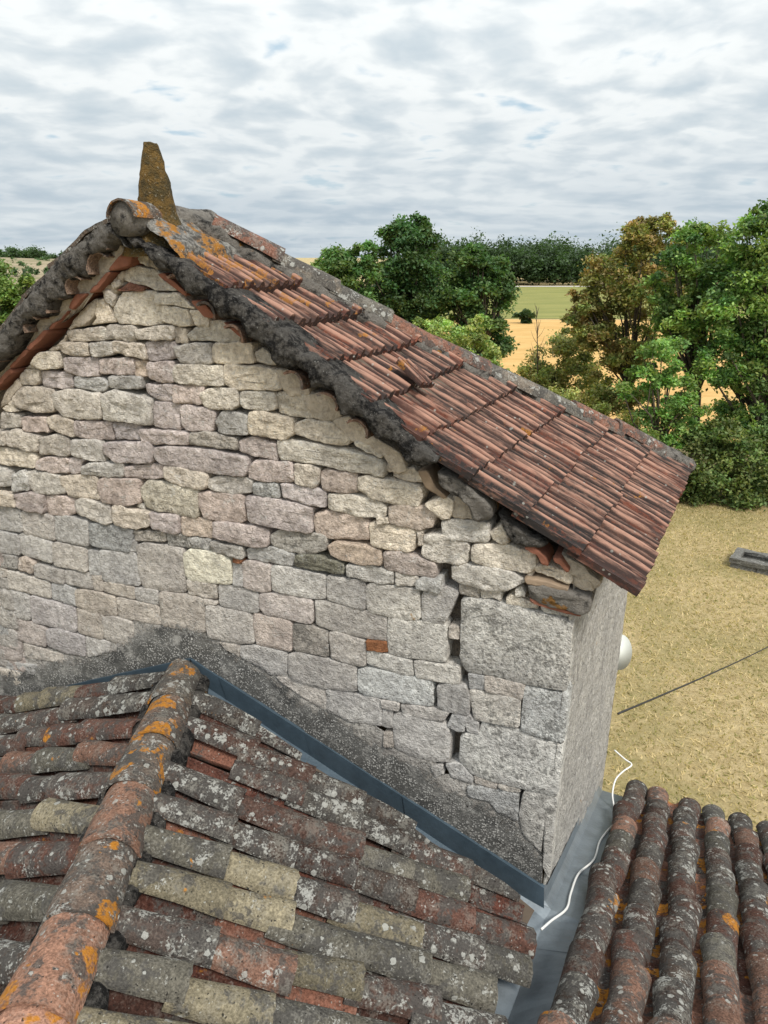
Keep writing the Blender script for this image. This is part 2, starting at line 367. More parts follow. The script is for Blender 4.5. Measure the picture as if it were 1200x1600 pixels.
def m_leaf(name, base, trans=0.35):
    m, nt, b, o = new_mat(name)
    at_ = nt.node('ShaderNodeAttribute', attribute_name='tint')
    c = nt.mix(1.0, base, at_.outputs[0], 'MULTIPLY')
    nt.put(b.inputs['Base Color'], c); b.inputs['Roughness'].default_value = 0.55; b.inputs['Specular IOR Level'].default_value = 0.3
    tr = nt.node('ShaderNodeBsdfTranslucent'); nt.put(tr.inputs[0], nt.mix(1.0, c, (1.3, 1.5, 0.6), 'MULTIPLY'))
    mx = nt.node('ShaderNodeMixShader'); mx.inputs[0].default_value = trans
    nt.l.new(b.outputs[0], mx.inputs[1]); nt.l.new(tr.outputs[0], mx.inputs[2]); nt.l.new(mx.outputs[0], o.inputs[0])
    return m
M_LEAF = m_leaf('leaf', (1, 1, 1))

# ------------------------------------------------------------------ ground and fields
def m_ground():
    m, nt, b, o = new_mat('dry_lawn'); p = wpos(nt)
    n1 = nt.noise(p, 0.35, 5, 0.6); n2 = nt.noise(p, 4.5, 6, 0.75); n3 = nt.noise(p, 24, 4, 0.7)
    c = nt.mix(nt.step(n2, 0.32, 0.68), (0.345, 0.26, 0.125), (0.53, 0.42, 0.23))
    c = nt.mix(nt.math('MULTIPLY', nt.step(n1, 0.45, 0.62), 0.5), c, (0.23, 0.205, 0.08))
    c = nt.mix(nt.math('MULTIPLY', nt.step(n3, 0.5, 0.72), 0.45), c, (0.19, 0.15, 0.08))
    nt.put(b.inputs['Base Color'], c); nt.put(b.inputs['Normal'], nt.bump(nt.math('ADD', n2, n3), 0.8, 0.08))
    return m
def m_field(name, c1, c2, sc, rows=None):
    m, nt, b, o = new_mat(name); p = wpos(nt)
    n = nt.noise(nt.scale(p, 0.35, 1.0, 1.0), sc, 6, 0.65)
    c = nt.mix(nt.step(n, 0.3, 0.7), c1, c2)
    if rows:
        wv = nt.node('ShaderNodeTexWave', bands_direction='Y'); nt.put(wv.inputs['Vector'], p); wv.inputs['Scale'].default_value = rows; wv.inputs['Distortion'].default_value = 3; wv.inputs['Detail'].default_value = 3
        c = nt.mix(nt.math('MULTIPLY', wv.outputs[1], 0.22), c, c2)
    nt.put(b.inputs['Base Color'], c); nt.put(b.inputs['Normal'], nt.bump(nt.noise(p, 3, 4, 0.7), 0.6, 0.15))
    return m
def sheet(name, pts, z, mat):
    return kind(mesh_obj(name, [(x, y, z) for x, y in pts], [tuple(range(len(pts)))], mat), 'structure')
sheet('ground', [(-2500, -400), (2500, -400), (2500, 3500), (-2500, 3500)], 0, m_ground())
sheet('wheat_field', [(-40, 36), (3, 31), (40, 30), (90, 33), (120, 93), (34, 97), (-60, 103)], 0.03, m_field('wheat', (0.44, 0.265, 0.085), (0.58, 0.375, 0.15), 0.5, 0.25))
sheet('green_field', [(-80, 104), (34, 98.5), (125, 95), (190, 202), (-120, 206)], 0.03, m_field('crop_rows', (0.15, 0.165, 0.045), (0.25, 0.24, 0.075), 0.25, 0.10))
sheet('farm_track', [(-120, 207), (190, 203), (192, 209), (-120, 213)], 0.04, m_field('pale_track', (0.42, 0.40, 0.37), (0.5, 0.48, 0.45), 0.3))
def hill():
    V, Fc = [], []; nx, ny = 40, 30
    for j in range(ny + 1):
        for i in range(nx + 1):
            x = -430 + 400 * i / nx; y = 170 + 330 * j / ny
            ex = 1 - ((x + 240) / 190) ** 2; t = max(0, min(1, (y - 180) / 200)); k = max(0, min(1, ex * 2))
            V.append((x, y, -0.3 + (7.0 * t * t * (3 - 2 * t) + 1.4 * fb((x, y, 0), 0.02)) * k))
    for j in range(ny):
        for i in range(nx):
            a = j * (nx + 1) + i; Fc.append((a, a + 1, a + nx + 2, a + nx + 1))
    kind(mesh_obj('hill', V, Fc, m_field('dry_scrub_slope', (0.17, 0.16, 0.08), (0.34, 0.27, 0.19), 0.12), smooth=True), 'structure')
hill()

# ------------------------------------------------------------------ the gable building
# outlines of the stones, traced in 4x enlargements (origin of the enlargement, then kind of stone and corner points)
STONES = {
(150, 380): """
c 170,170 235,145 370,165 505,300 430,300 170,235
c 270,40 330,70 335,145 280,130 265,100
c 145,310 370,295 405,370 410,510 250,510 130,500 100,435
c 380,315 510,308 620,400 610,412 500,390 375,370
c 410,388 580,415 605,515 530,520 415,490
c 595,420 680,420 712,480 705,522 625,515
b 70,515 240,520 250,600 230,612 65,600
b 245,545 400,515 490,520 492,608 265,598
b 492,520 560,540 570,630 495,625
c 570,570 620,525 740,475 800,490 900,575 880,625 780,620 720,605 590,612
b 110,615 300,625 325,725 120,685
p 305,615 490,612 495,725 330,735
g 485,640 715,622 722,755 530,750
c 725,625 970,625 990,745 880,760 728,752
c 985,680 1030,655 1115,720 1120,760 1000,745
p 15,720 235,720 240,828 25,820
o 240,730 320,745 320,832 245,830
p 325,745 490,740 490,865 420,872 330,845
c 485,755 800,770 805,888 700,890 490,872
c 805,765 900,760 1130,790 1170,915 900,912 820,890
g 80,830 290,835 292,912 90,905
p 300,885 480,880 485,990 430,995 310,940
p 478,890 680,890 660,1005 490,1000
c 655,935 720,905 890,905 900,1010 850,1040 720,1030 670,1000
c 905,925 1125,930 1130,1045 920,1030
b 40,945 130,912 350,975 355,1145 200,1115 50,1105
p 357,990 525,1005 525,1170 365,1150
p 530,1005 755,1045 735,1178 550,1170
c 0,545 62,530 60,605 0,608
r 200,250 300,270 290,292 130,300 180,270
b 100,250 150,235 160,265 110,290
b 40,300 80,292 120,330 100,400 60,360""",
(0, 440): """
c 575,120 655,105 690,180 720,255 560,270 600,235
b 410,305 650,285 655,370 420,375
b 375,380 545,385 560,465 450,465 380,430
b 555,385 700,375 715,455 590,468
c 195,510 260,440 365,435 385,540 250,545
p 395,475 610,480 615,590 490,590 410,560
b 110,600 150,545 240,555 240,630 210,652 125,640
p 245,560 440,575 450,665 380,672 260,650
g 450,595 620,600 680,650 640,690 460,660
b 75,720 150,655 335,670 345,815 230,820 95,780
c 20,790 70,745 90,780 120,810 40,815
b 335,690 430,670 630,700 640,855 480,862 400,840 345,790
b 0,815 120,835 125,910 0,920
p 130,850 285,845 305,945 140,935
b 292,850 370,838 455,870 465,975 330,930
p 458,872 690,880 705,990 600,992 470,970
p 700,885 870,890 880,990 720,985
p 872,920 1180,940 1185,1020 900,1010
b -60,935 35,940 45,1025 -60,1020
b 35,945 90,920 220,960 245,970 240,1070 60,1030
g 250,970 380,955 440,990 435,1090 250,1080
g 443,990 600,985 650,1010 655,1120 600,1120 445,1085
p 650,1000 940,1000 960,1030 955,1135 740,1130 660,1075
c -50,1030 220,1075 225,1170 -50,1135""",
(200, 640): """
g 545,70 600,0 750,35 755,165 570,140
c 755,15 830,5 1035,55 1035,150 990,185 760,150
p 165,240 220,225 540,250 760,300 745,420 540,395 220,345 165,300
d 390,145 520,140 680,180 680,250 600,240 395,215
p 690,190 780,178 935,215 940,318 800,290 700,265
b 232,355 300,350 500,400 490,500 350,480 240,430
g 485,440 550,415 780,430 780,520 620,525 490,490
y 80,490 130,440 440,490 440,670 340,665 120,620 90,540
p 440,525 520,510 730,540 740,690 700,705 480,680 440,600
p 140,640 315,665 320,780 145,735
o 322,670 520,690 530,805 330,780
p 535,700 600,695 880,745 880,845 800,860 540,800
h 885,790 940,755 1190,775 1240,800 1240,880 1130,905 960,885 895,840
d 235,775 385,795 390,870 245,850
d 390,800 515,810 515,880 395,865
x 350,900 390,870 560,895 640,930 650,1095 400,1070 365,1050 350,940
g 365,1065 550,1085 550,1190 370,1155""",
(0, 700): """
p 225,85 280,58 425,60 430,160 330,155 230,130
p 432,62 530,70 500,100 500,160 435,160
g 505,115 560,92 775,95 775,180 640,180 510,165
p 780,115 900,105 1020,108 1030,195 870,192 780,180
g -60,110 65,140 75,240 -60,238
g 75,165 150,140 185,190 185,265 85,270
b 155,155 200,140 370,170 410,280 300,295 200,280
b 375,175 560,170 615,190 630,328 430,300 390,240
p 615,195 650,182 870,195 885,340 790,360 650,345 615,270
b 860,350 895,345 900,380 860,370
b -60,250 95,290 110,365 -60,345
p 100,285 190,278 275,300 275,410 180,390 125,375
p 280,305 340,295 480,320 478,405 420,430 290,420
b 470,335 510,312 690,355 710,465 660,475 500,420
b 705,365 730,355 940,400 940,490 850,505 720,475
G -60,350 130,385 140,530 -60,500
G 135,390 270,415 330,430 340,585 145,535
B 335,430 400,425 545,460 555,615 350,580
D 555,470 690,480 830,505 825,600 800,655 600,620 560,600
d 835,515 1030,530 1035,590 840,580
G 810,580 850,575 860,650 812,650
G -60,505 110,545 125,670 -60,645
B 112,545 150,535 325,595 330,725 140,670 120,640
B 325,600 360,590 540,630 545,775 340,735
G 548,640 605,650 630,795 560,790
G 612,640 830,650 850,690 875,865 640,835
G 850,610 900,595 1140,630 1160,910 890,880 860,760
D -60,650 105,680 105,760 -60,735
o 110,690 160,680 215,720 205,785 115,765
G 210,735 230,728 400,765 400,855 220,800
G 402,765 540,780 575,800 575,885 410,850
G 570,795 630,800 640,895 585,890
B 640,845 680,838 840,875 840,950 650,895
G 842,875 985,890 990,985 845,950
G -60,735 40,765 40,810 -60,800
D -60,800 45,820 48,870 -60,855
B 45,765 310,840 320,945 55,875
G 318,845 400,855 465,890 475,995 325,945
B 470,890 530,885 715,930 730,1050 680,1055 480,990
G 725,935 990,990 1005,1110 740,1060
G 995,900 1150,918 1270,945 1285,1160 1015,1110""",
(0, 860): """
G -60,215 180,280 190,440 -60,385
P 185,280 470,360 480,515 200,450
G 475,360 630,400 650,420 640,560 490,515
B 640,420 700,410 830,450 830,580 770,600 650,555
D -60,382 45,405 50,475 -60,455
D -60,460 55,480 60,540 -60,525
P 60,410 190,450 285,490 290,605 130,570 65,540
P 290,495 370,490 525,540 535,665 400,640 300,590
G 530,540 690,575 680,640 545,670
G 700,575 790,600 760,630 690,640
P -60,535 130,575 135,690 -60,670
G 140,580 390,650 400,710 150,670
G -60,675 150,710 230,720 220,780 -60,780""",
(250, 840): """
d 318,20 530,65 530,130 325,90
g 540,70 700,60 835,100 830,185 540,135
k 845,115 930,105 1150,155 1150,230 850,180
r 455,125 520,135 510,155 460,150
G 455,155 510,165 515,310 455,295
P 515,155 560,145 690,180 690,340 630,345 520,310
B 697,185 740,178 1030,235 1035,385 880,370 705,330
G 275,385 355,410 350,425 280,420
G 365,295 480,310 610,350 615,470 550,470 370,425
P 618,355 720,350 955,390 955,545 650,480 620,440
G 285,430 310,425 570,480 590,660 510,665 310,620 288,560
P 580,480 650,490 800,520 825,545 820,715 605,670 590,600
G 500,680 590,675 790,720 795,860 700,865 600,800 500,750
G 370,655 495,675 495,745 400,700
D 830,540 930,550 1045,590 1050,750 830,705
G 800,735 850,720 1060,765 1225,805 1230,965 1050,945 860,895 805,865
G 720,870 850,885 1035,930 1040,1085 900,1010 760,910""",
(480, 840): """
G 120,940 310,980 460,1010 465,1180 270,1150 120,1085
G 50,395 100,395 495,485 495,650 400,640 210,600 55,550
G 120,240 360,275 365,455 125,390
w 240,170 400,175 540,210 545,290 420,285 250,240
o 130,50 180,25 465,70 470,170 320,165 140,100
W 370,305 400,285 700,325 705,510 620,515 375,460
W 505,500 560,505 890,545 885,785 600,745 505,720
G 135,595 180,590 365,650 365,800 310,800 150,755
r 375,645 495,660 500,715 375,700
W 372,715 420,708 650,770 665,865 600,860 400,800 372,780
W 670,775 720,775 930,815 930,920 680,875
W 315,830 370,815 700,880 800,910 800,1060 570,1030 320,970
G 460,1015 575,1035 570,1085 465,1065
G 578,1045 700,1055 870,1090 860,1155 750,1140 600,1110
G 470,1080 530,1085 535,1190 460,1180""",
(350, 540): """
c 330,290 440,300 550,300 560,450 480,455 345,425
c 445,490 500,462 660,475 800,590 770,628 580,600 450,560
c 820,600 900,600 1000,690 980,705 830,630
c 335,600 400,585 700,640 900,680 1010,735 1010,820 870,790 780,785 600,740 350,710
p 155,770 200,715 425,730 445,855 240,845 165,830
b 440,735 600,760 600,850 570,890 455,855
q 605,790 640,775 830,800 838,910 770,925 620,900
c 840,830 880,810 1110,850 1230,875 1255,930 1240,1000 1100,995 930,955 850,900
d 190,850 340,860 350,950 300,952 190,930
p 355,870 400,862 630,905 640,1010 560,1000 370,945
c 650,930 700,922 880,945 1020,1000 1015,1070 850,1070 650,1020
p 145,940 200,935 540,1005 555,1020 550,1170 380,1145 160,1100
q 560,1050 650,1035 900,1090 905,1220 800,1220 570,1190""",
(560, 680): """
q 155,730 280,725 500,800 500,890 470,895 160,835
w 235,855 330,850 370,885 360,945 245,940
w 365,900 400,885 535,890 540,960 520,980 370,965
G 395,985 560,950 605,985 570,1150 545,1185 395,1155
o 185,450 250,438 440,450 480,500 470,580 400,590 200,550
c 70,560 120,540 350,590 350,720 300,725 75,690
c 115,510 180,515 190,550 120,550
c 215,235 330,205 400,265 400,295 320,290 215,265
c 430,430 500,385 560,385 600,400 580,515 500,520
b 365,600 420,600 400,690 370,690
w 497,535 560,525 820,545 828,640 800,670 510,650
c 830,600 900,550 950,665 900,680 850,650
w 420,625 500,615 690,670 690,790 640,808 500,790 395,750
c 710,690 760,675 900,680 1100,730 1110,830 1060,860 780,810 715,780
w 565,820 620,805 880,830 980,860 1050,910 1000,935 900,978 720,945 570,900""",
(640, 840): """
c 785,190 830,165 1010,220 1020,270 1000,285 800,215
d 285,295 320,285 430,320 430,385 290,360
w 435,335 480,325 570,345 565,395 440,380
w 660,320 700,305 725,345 720,375 665,365
c 600,385 640,358 800,430 800,458 610,420
w 820,420 1010,465 1015,500 940,490 825,455
V 305,390 350,378 600,415 920,495 1015,528 1005,700 990,960 720,920 470,855 345,850 295,780 300,600
G 345,855 465,870 465,955 370,945
G 470,865 720,920 700,1015 640,1000 470,960
V 370,950 640,1000 690,1020 685,1190 400,1140 385,1050
G 190,930 240,915 350,930 375,1000 370,1110 310,1110 195,1075
G 258,560 290,560 285,640 262,630""",
(600, 1080): """
V 875,-30 1150,25 1120,328 940,280 855,245
G 410,140 480,160 480,255 440,260 405,225
G 490,150 530,150 590,200 585,275 495,255
V 455,290 500,262 590,285 605,195 720,215 850,250 1118,335 1085,660 890,615 720,575 560,530 450,445
G 60,150 110,140 410,220 425,300 420,450 300,440 140,400 65,350 55,230
G 0,260 50,262 60,350 0,345
G 290,470 360,465 370,520 320,540
G 400,460 460,455 555,545 550,575 420,540
G 565,535 705,575 700,615 570,580
w 710,580 850,605 845,635 790,640 712,610
V 870,620 1083,665 1050,1000 1035,1190 990,1010 870,900 845,780
D 520,590 660,610 840,650 835,820 700,760 660,690 520,660""",
}
SCOL = {'c': (.66, .60, .52, .98), 'b': (.55, .505, .455, .82), 'p': (.50, .435, .415, .9), 'g': (.48, .455, .43, .66), 'd': (.44, .42, .395, .36),
        'o': (.58, .48, .40, .9), 'r': (.25, .12, .08, .9), 'y': (.53, .48, .395, .5), 'h': (.47, .43, .38, .45), 'x': (.82, .76, .62, .99),
        'k': (.27, .25, .19, .25), 'w': (.61, .585, .55, .72), 'q': (.55, .465, .415, .9),
        'G': (.475, .45, .43, .65), 'B': (.51, .475, .44, .75), 'D': (.43, .415, .40, .36), 'P': (.475, .43, .415, .8), 'W': (.59, .575, .55, .55), 'V': (.57, .56, .54, .33)}
rng = random.Random(7)

def chaikin(p, k=0.22):
    out = []
    for i in range(len(p)):
        a, b = p[i], p[(i + 1) % len(p)]; out += [a.lerp(b, k), a.lerp(b, 1 - k)]
    return out
def uvz(p): return Vector((p.dot(E1), p.z))
def from_uv(u, v, off): q = E1 * u + N * (W - off); q.z = v; return q

def make_slab(name, poly_uv, proud, r, back, mat, parent, color=None, rough=0.006, dense=26, wob=0.006, shrink=-0.004):
    """one irregular block lying on the gable plane: outline, rounded arris, uneven face"""
    P = chaikin(poly_uv, 0.08 if r > 0.008 else 0.06)
    P = resample(P + [P[0]], dense + 1)[:-1]
    c = sum(P, Vector((0, 0))) / len(P)
    hx = max(abs(p.x - c.x) for p in P); hy = max(abs(p.y - c.y) for p in P)
    s = Vector((rng.random() * 50, rng.random() * 50, rng.random() * 50))
    P = [p + Vector(mn.noise_vector(Vector((p.x * 14, p.y * 14, 0)) + s)[:2]) * wob + Vector(mn.noise_vector(Vector((p.x * 45, p.y * 45, 0)) + s)[:2]) * wob * .5 for p in P]
    rings = []
    tilt = (rng.uniform(-.02, .02), rng.uniform(-.03, .03))
    for d, off in ((shrink, -back), (shrink, proud - r), (shrink + r * .22, proud - r * .36), (shrink + r * .75, proud - r * .05), (shrink + r * .75 + (min(hx, hy) - r) * .3, proud), (shrink + r * .75 + (min(hx, hy) - r) * .65, proud)):
        kx = max(0.04, 1 - d / hx); ky = max(0.04, 1 - d / hy); ring = []
        for p in P:
            q = Vector((c.x + (p.x - c.x) * kx, c.y + (p.y - c.y) * ky))
            o = off
            if off > -back + 1e-6:
                o += rough * 1.6 * fb((q.x, q.y, s.x), 9) + rough * 1.1 * fb((q.x, q.y, s.y), 26) + tilt[0] * (q.x - c.x) + tilt[1] * (q.y - c.y)
            ring.append(from_uv(q.x, q.y, o))
        rings.append(ring)
    V, Fc = loft(rings, True, True)
    Fc[-2:] = [Fc[-1]]                                           # open at the back, inside the wall
    Fc = [tuple(reversed(f)) for f in Fc]
    loc = from_uv(c.x, c.y, 0)
    return mesh_obj(name, V, Fc, mat, parent, True, color, loc)

gable = empty('stone_gable_building', tuple(from_uv(-2.9, 0.0, 0)), 'pale limestone gable building with ribbed red tile roof and tall pointed finial', 'building')
corner = wp(895, 960); u_c = corner.dot(E1); apex_w = wp(215, 388); u_a = apex_w.dot(E1)
z_ap = apex_w.z; z_ev = wp(905, 925).z; u_l = u_a - (u_c - u_a)
DEPTH = 2.55
def prism_wall():
    rec = 0.11
    poly = [(u_l, 0), (u_c - .006, 0), (u_c - .006, z_ev - .02), (u_a, z_ap + .05), (u_l, z_ev)]
    fr = [from_uv(u, v, -rec) for u, v in poly]; bk = [p + SD * (.40 if i in (3,) else DEPTH - .012) for i, p in enumerate(fr)]
    bk[2].z -= .25; bk[4].z -= .25
    n = len(poly); V = fr + bk
    Fc = [tuple(range(n - 1, -1, -1)), tuple(range(n, 2 * n))] + [(i, (i + 1) % n, (i + 1) % n + n, i + n) for i in range(n)]
    return mesh_obj('gable_wall', V, [tuple(reversed(f)) for f in Fc], M_CORE, gable)
gwall = prism_wall()

CRACK = [(668, 760), (672, 800), (690, 860), (700, 905), (709, 940), (706, 1000), (710, 1035), (694, 1075), (692, 1105), (706, 1132), (708, 1195)]
def crack_open(x, y):
    """the settlement crack: stones either side of it stand apart"""
    if CRACK[0][1] <= y <= CRACK[-1][1]:
        for (xa, ya), (xb, yb) in zip(CRACK, CRACK[1:]):
            if ya <= y <= yb:
                d = x - (xa + (xb - xa) * (y - ya) / (yb - ya))
                if abs(d) < 24: x += 5 if d > 0 else -4
                break
    return x, y
for (ox, oy), txt in STONES.items():
    for line in txt.strip().split('\n'):
        k, *pts = line.split()
        poly = []
        for s in pts:
            a, b_ = s.split(','); poly.append(uvz(wp(*crack_open(ox + float(a) / 4, oy + float(b_) / 4))))
        cut = k in 'GBDPWVx'
        col = SCOL[k]; j = rng.uniform(1.02, 1.26); jj = rng.uniform(-.025, .025)
        col = (col[0] * j + jj, col[1] * j, col[2] * j - jj, max(0, min(1, col[3] + rng.uniform(-.12, .12))))
        big = len(poly) > 8 and k == 'V'
        make_slab('brick' if k == 'r' else 'stone', poly, rng.uniform(-.004, .006) if cut else rng.uniform(-.008, .022), (.006 if cut else .010) if k != 'r' else .008,
                  .14, M_STONE, gwall, col, (.003 if cut else .008), 40 if cut else 40, .004 if cut else .008)
# the courses that carry on past the left of the picture
v = 3.2
while v < 6.6:
    h = rng.uniform(.13, .2); u = u_l + .02
    lim = wp(-14, 800).dot(E1) + .05
    while u < lim - .1:
        w = min(rng.uniform(.2, .42), lim - u)
        top = z_ev + (u + w * .3 - u_l) / (u_a - u_l) * (z_ap - z_ev) - .15
        if v + h < top and v > 3.9:
            k = rng.choice('bgpG'); make_slab('stone', [Vector((u + .008, v)), Vector((u + w - .008, v)), Vector((u + w - .008, v + h - .012)), Vector((u + .008, v + h - .012))], rng.uniform(-.005, .012), .018, .14, M_STONE, gwall, SCOL[k])
        u += w
    v += h

def patch(pts, origin, proud, mat, name='mortar_patch', r=.012, rough=.008, parent=None, color=None, dense=30, div=4.0, wob=.012, back=.13):
    poly = []
    for s in pts.split():
        a, b_ = s.split(','); poly.append(uvz(wp(origin[0] + float(a) / div, origin[1] + float(b_) / div)))
    return make_slab(name, poly, proud, r, back, mat, parent or gwall, color, rough, dense, wob, 0)
# beige mortar smeared under the verges
for pts, org in (("300,150 460,140 530,250 540,310 430,318 370,285 320,220", (350, 540)), ("520,300 680,300 740,460 640,475 555,455 505,380", (350, 540)),
                 ("670,470 800,440 930,560 1010,600 1115,680 1150,790 1060,810 1000,700 900,620 790,590", (350, 540)), ("1010,740 1050,745 1060,800 1020,800", (350, 540)),
                 ("575,390 640,350 690,400 740,530 585,520", (560, 680)), ("30,700 100,610 130,650 75,720 60,760 0,800", (0, 440)),
                 ("300,440 420,330 400,380 365,430 320,440", (0, 440)), ("430,270 560,130 600,110 590,220 540,270 420,300", (0, 440)), ("40,300 170,160 165,240 100,330", (150, 380)),
                 ("330,70 380,110 385,165 335,150", (150, 380)), ("150,545 195,510 240,550", (0, 440)), ("905,110 960,105 1100,195 1200,285 1150,335 1030,250 985,210", (640, 840)),
                 ("1015,235 1120,265 1155,345 1060,330 1000,290", (640, 840)), ("790,100 810,180 770,230 740,260 730,230", (640, 840))):
    patch(pts, org, rng.uniform(-.004, .008), M_PATCH)
# terracotta strip under the left verge and the bits showing under the scallops of the right one
for pts in ("895,315 1030,148 1088,190 1060,270 955,312", "740,490 885,322 925,322 800,482", "585,608 640,490 735,488 620,618", "418,772 580,640 592,612 455,772",
            "258,915 408,762 432,790 292,932", "120,1068 250,920 282,930 142,1075", "-60,1262 128,1068 152,1100 0,1250"):
    patch(pts, (0, 360), .055, M_BRICK, 'brick', .008, .004, None, None, 20, 5.0, .004)
for pts in ("405,190 445,180 585,300 595,335 500,275", "612,360 690,352 775,472 700,462", "815,492 890,518 965,608 900,565"):
    patch(pts, (150, 380), .035, M_BRICK, 'brick', .008, .004, None, None, 20, 4.0, .004)
# odd pieces at the broken right verge
patch("510,215 560,208 720,310 830,400 865,470 840,512 745,525 690,400 600,345 520,300", (560, 680), .075, M_BLACK, 'mortar_lump', .03, .012, None, (1, 1, 1, .1))
patch("875,470 950,515 1080,600 1205,655 1160,690 1000,672 945,600", (560, 680), .06, M_BLACK, 'mortar_lump', .025, .012, None, (1, 1, 1, .5))
patch("1045,685 1100,665 1185,740 1200,805 1160,792 1120,720", (560, 680), .05, M_BRICK, 'tile_shard', .012, .004, None, None, 22, 4.0, .005)
patch("905,105 960,110 1010,190 985,200 950,150 905,125", (640, 840), .05, M_BRICK, 'tile_shard', .012, .004, None, None, 22, 4.0, .005)
patch("380,215 440,205 500,320 565,375 545,392 425,320", (560, 680), .03, M_WOOD, 'batten', .008, .003, None, None, 20, 4.0, .004)
patch("740,280 830,275 1000,320 1155,365 1135,440 1080,468 900,420 760,368", (640, 840), .045, M_BLACK, 'tile_slab', .012, .01, None, (1, 1, 1, 0), 30, 4.0, .01)
patch("750,360 900,415 1085,462 1080,482 900,440 760,385", (640, 840), .035, M_BRICK, 'tile_shard', .008, .004, None, None, 24, 4.0, .004)
patch("720,235 800,240 1005,300 990,325 830,285 730,275", (640, 840), .04, M_WOOD, 'tile_shard', .008, .004, None, None, 24, 4.0, .006)

# pebbly cement band above the flashing
def cement_band():
    lift = 14
    top = [(-40, 1062), (0, 1057), (57, 1042), (100, 1035), (160, 1026), (190, 1012), (207, 996), (225, 980), (262, 976), (302, 980), (322, 992), (350, 1015), (375, 1030), (405, 1045), (430, 1057),
           (462, 1090), (510, 1112), (552, 1132), (585, 1160), (615, 1176), (650, 1192), (672, 1208), (690, 1232), (730, 1242), (775, 1268), (810, 1290), (835, 1325), (848, 1345)]
    bot = [(-40, 1125), (60, 1108), (170, 1080), (270, 1050), (300, 1042), (345, 1072), (450, 1145), (560, 1215), (680, 1293), (800, 1372), (846, 1402)]
    n = 110; T = resample([uvz(wp(p[0], p[1] - lift)) for p in top], n); Bt = resample([uvz(wp(*p)) for p in bot], n)
    V, Fc = [], []; m = 12
    for i in range(n):
        for j in range(m + 1):
            q = T[i].lerp(Bt[i], j / m)
            if j < 2: q = q + Vector(mn.noise_vector(Vector((q.x * 12, q.y * 12, 3)))[:2]) * .02 + Vector(mn.noise_vector(Vector((q.x * 40, q.y * 40, 3)))[:2]) * .014
            off = .014 + .006 * fb((q.x, q.y, 0), 8)
            V.append(from_uv(q.x, q.y, off))
    for i in range(n - 1):
        for j in range(m):
            a = i * (m + 1) + j; Fc.append((a, a + 1, a + m + 2, a + m + 1))
    back = [p + UP * (.05 * (1 - (k % (m + 1)) / m)) + N * .022 for k, p in enumerate(V)]
    mesh_obj('mortar_bed', back, Fc, M_STONE, gwall, True, (.47, .45, .43, .45))
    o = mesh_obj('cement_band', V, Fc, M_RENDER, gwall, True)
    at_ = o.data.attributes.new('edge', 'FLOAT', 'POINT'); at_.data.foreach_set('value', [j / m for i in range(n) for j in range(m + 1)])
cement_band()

# right-hand side wall, rough face
def side_wall():
    V, Fc = [], []; nx, nz = 50, 120
    for j in range(nz + 1):
        for i in range(nx + 1):
            a = i / nx; z = 2.8 + (z_ev + .06 - 2.8) * j / nz
            p = from_uv(u_c, z, .0) + SD * (DEPTH * a); q = Vector((p.x, p.y, p.z * .45))
            d = .006 * fb(q, 8) + .0045 * fb(q, 26) + (.006 * mn.noise(q * 3) if 0 < i < nx else 0)
            course = (z * 3.3 + .2 * mn.noise(Vector((a * 3, z, 0)))) % 1.0
            d -= .010 * math.exp(-((course - .5) / .03) ** 2)
            p += Vector((SD.y, -SD.x, 0)) * (d - .004 + (.0 if i else -.010))
            V.append(p)
    for j in range(nz):
        for i in range(nx):
            k = j * (nx + 1) + i; Fc.append((k, k + 1, k + nx + 2, k + nx + 1))
    mesh_obj('side_wall', V, Fc, M_SIDE, gable, True, (1, 1, 1, .45))
side_wall()

# ------------------------------------------------------------------ upper roof
PA = wp(200, 352, .12); PE1 = wp(986, 940, .12)
_r = ray(1071, 735); PE2 = O + _r * ((PE1.z - CAM_Z) / _r.z)
cdir = (PE2 - PE1).normalized()
PR2 = PA + cdir * 0.46
rakel = (PE1 - PA).length; rk = (PE1 - PA) / rakel
nrm = cdir.cross(rk).normalized()
if nrm.z < 0: nrm = -nrm
sl = (rk - cdir * rk.dot(cdir)).normalized()
def slab(name, pts, th, mat, parent):
    a, b_, c = pts[0], pts[1], pts[2]; n = (b_ - a).cross(c - a).normalized()
    if n.z < 0: n = -n
    V = list(pts) + [p - n * th for p in pts]; m = len(pts)
    return mesh_obj(name, V, [tuple(range(m)), tuple(range(2 * m - 1, m - 1, -1))] + [(i, (i + 1) % m, (i + 1) % m + m, i + m) for i in range(m)], mat, parent)
roof = slab('roof', [PA + cdir * .16 - nrm * .02, PE1 + cdir * .16 - sl * .05 - nrm * .02, PE2 - sl * .05 - nrm * .02, PR2 - nrm * .02], .03, M_BOARD, gable)
wbm = lambda p: p
# mirrored far slope (only its edge shows on the left)
def mir(p): return p - E1 * (2 * ((p - from_uv(u_a, 0, 0)).dot(E1)))
A_l = PA.copy(); L1 = mir(PE1); L1.z = PE1.z; L2 = L1 + cdir * (PE2 - PE1).length * .8
lroof = slab('far_roof_slope', [A_l + cdir * .2 - UP * .05, PR2 - UP * .05, L2, L1 + cdir * .2], .04, M_BOARD, gable)

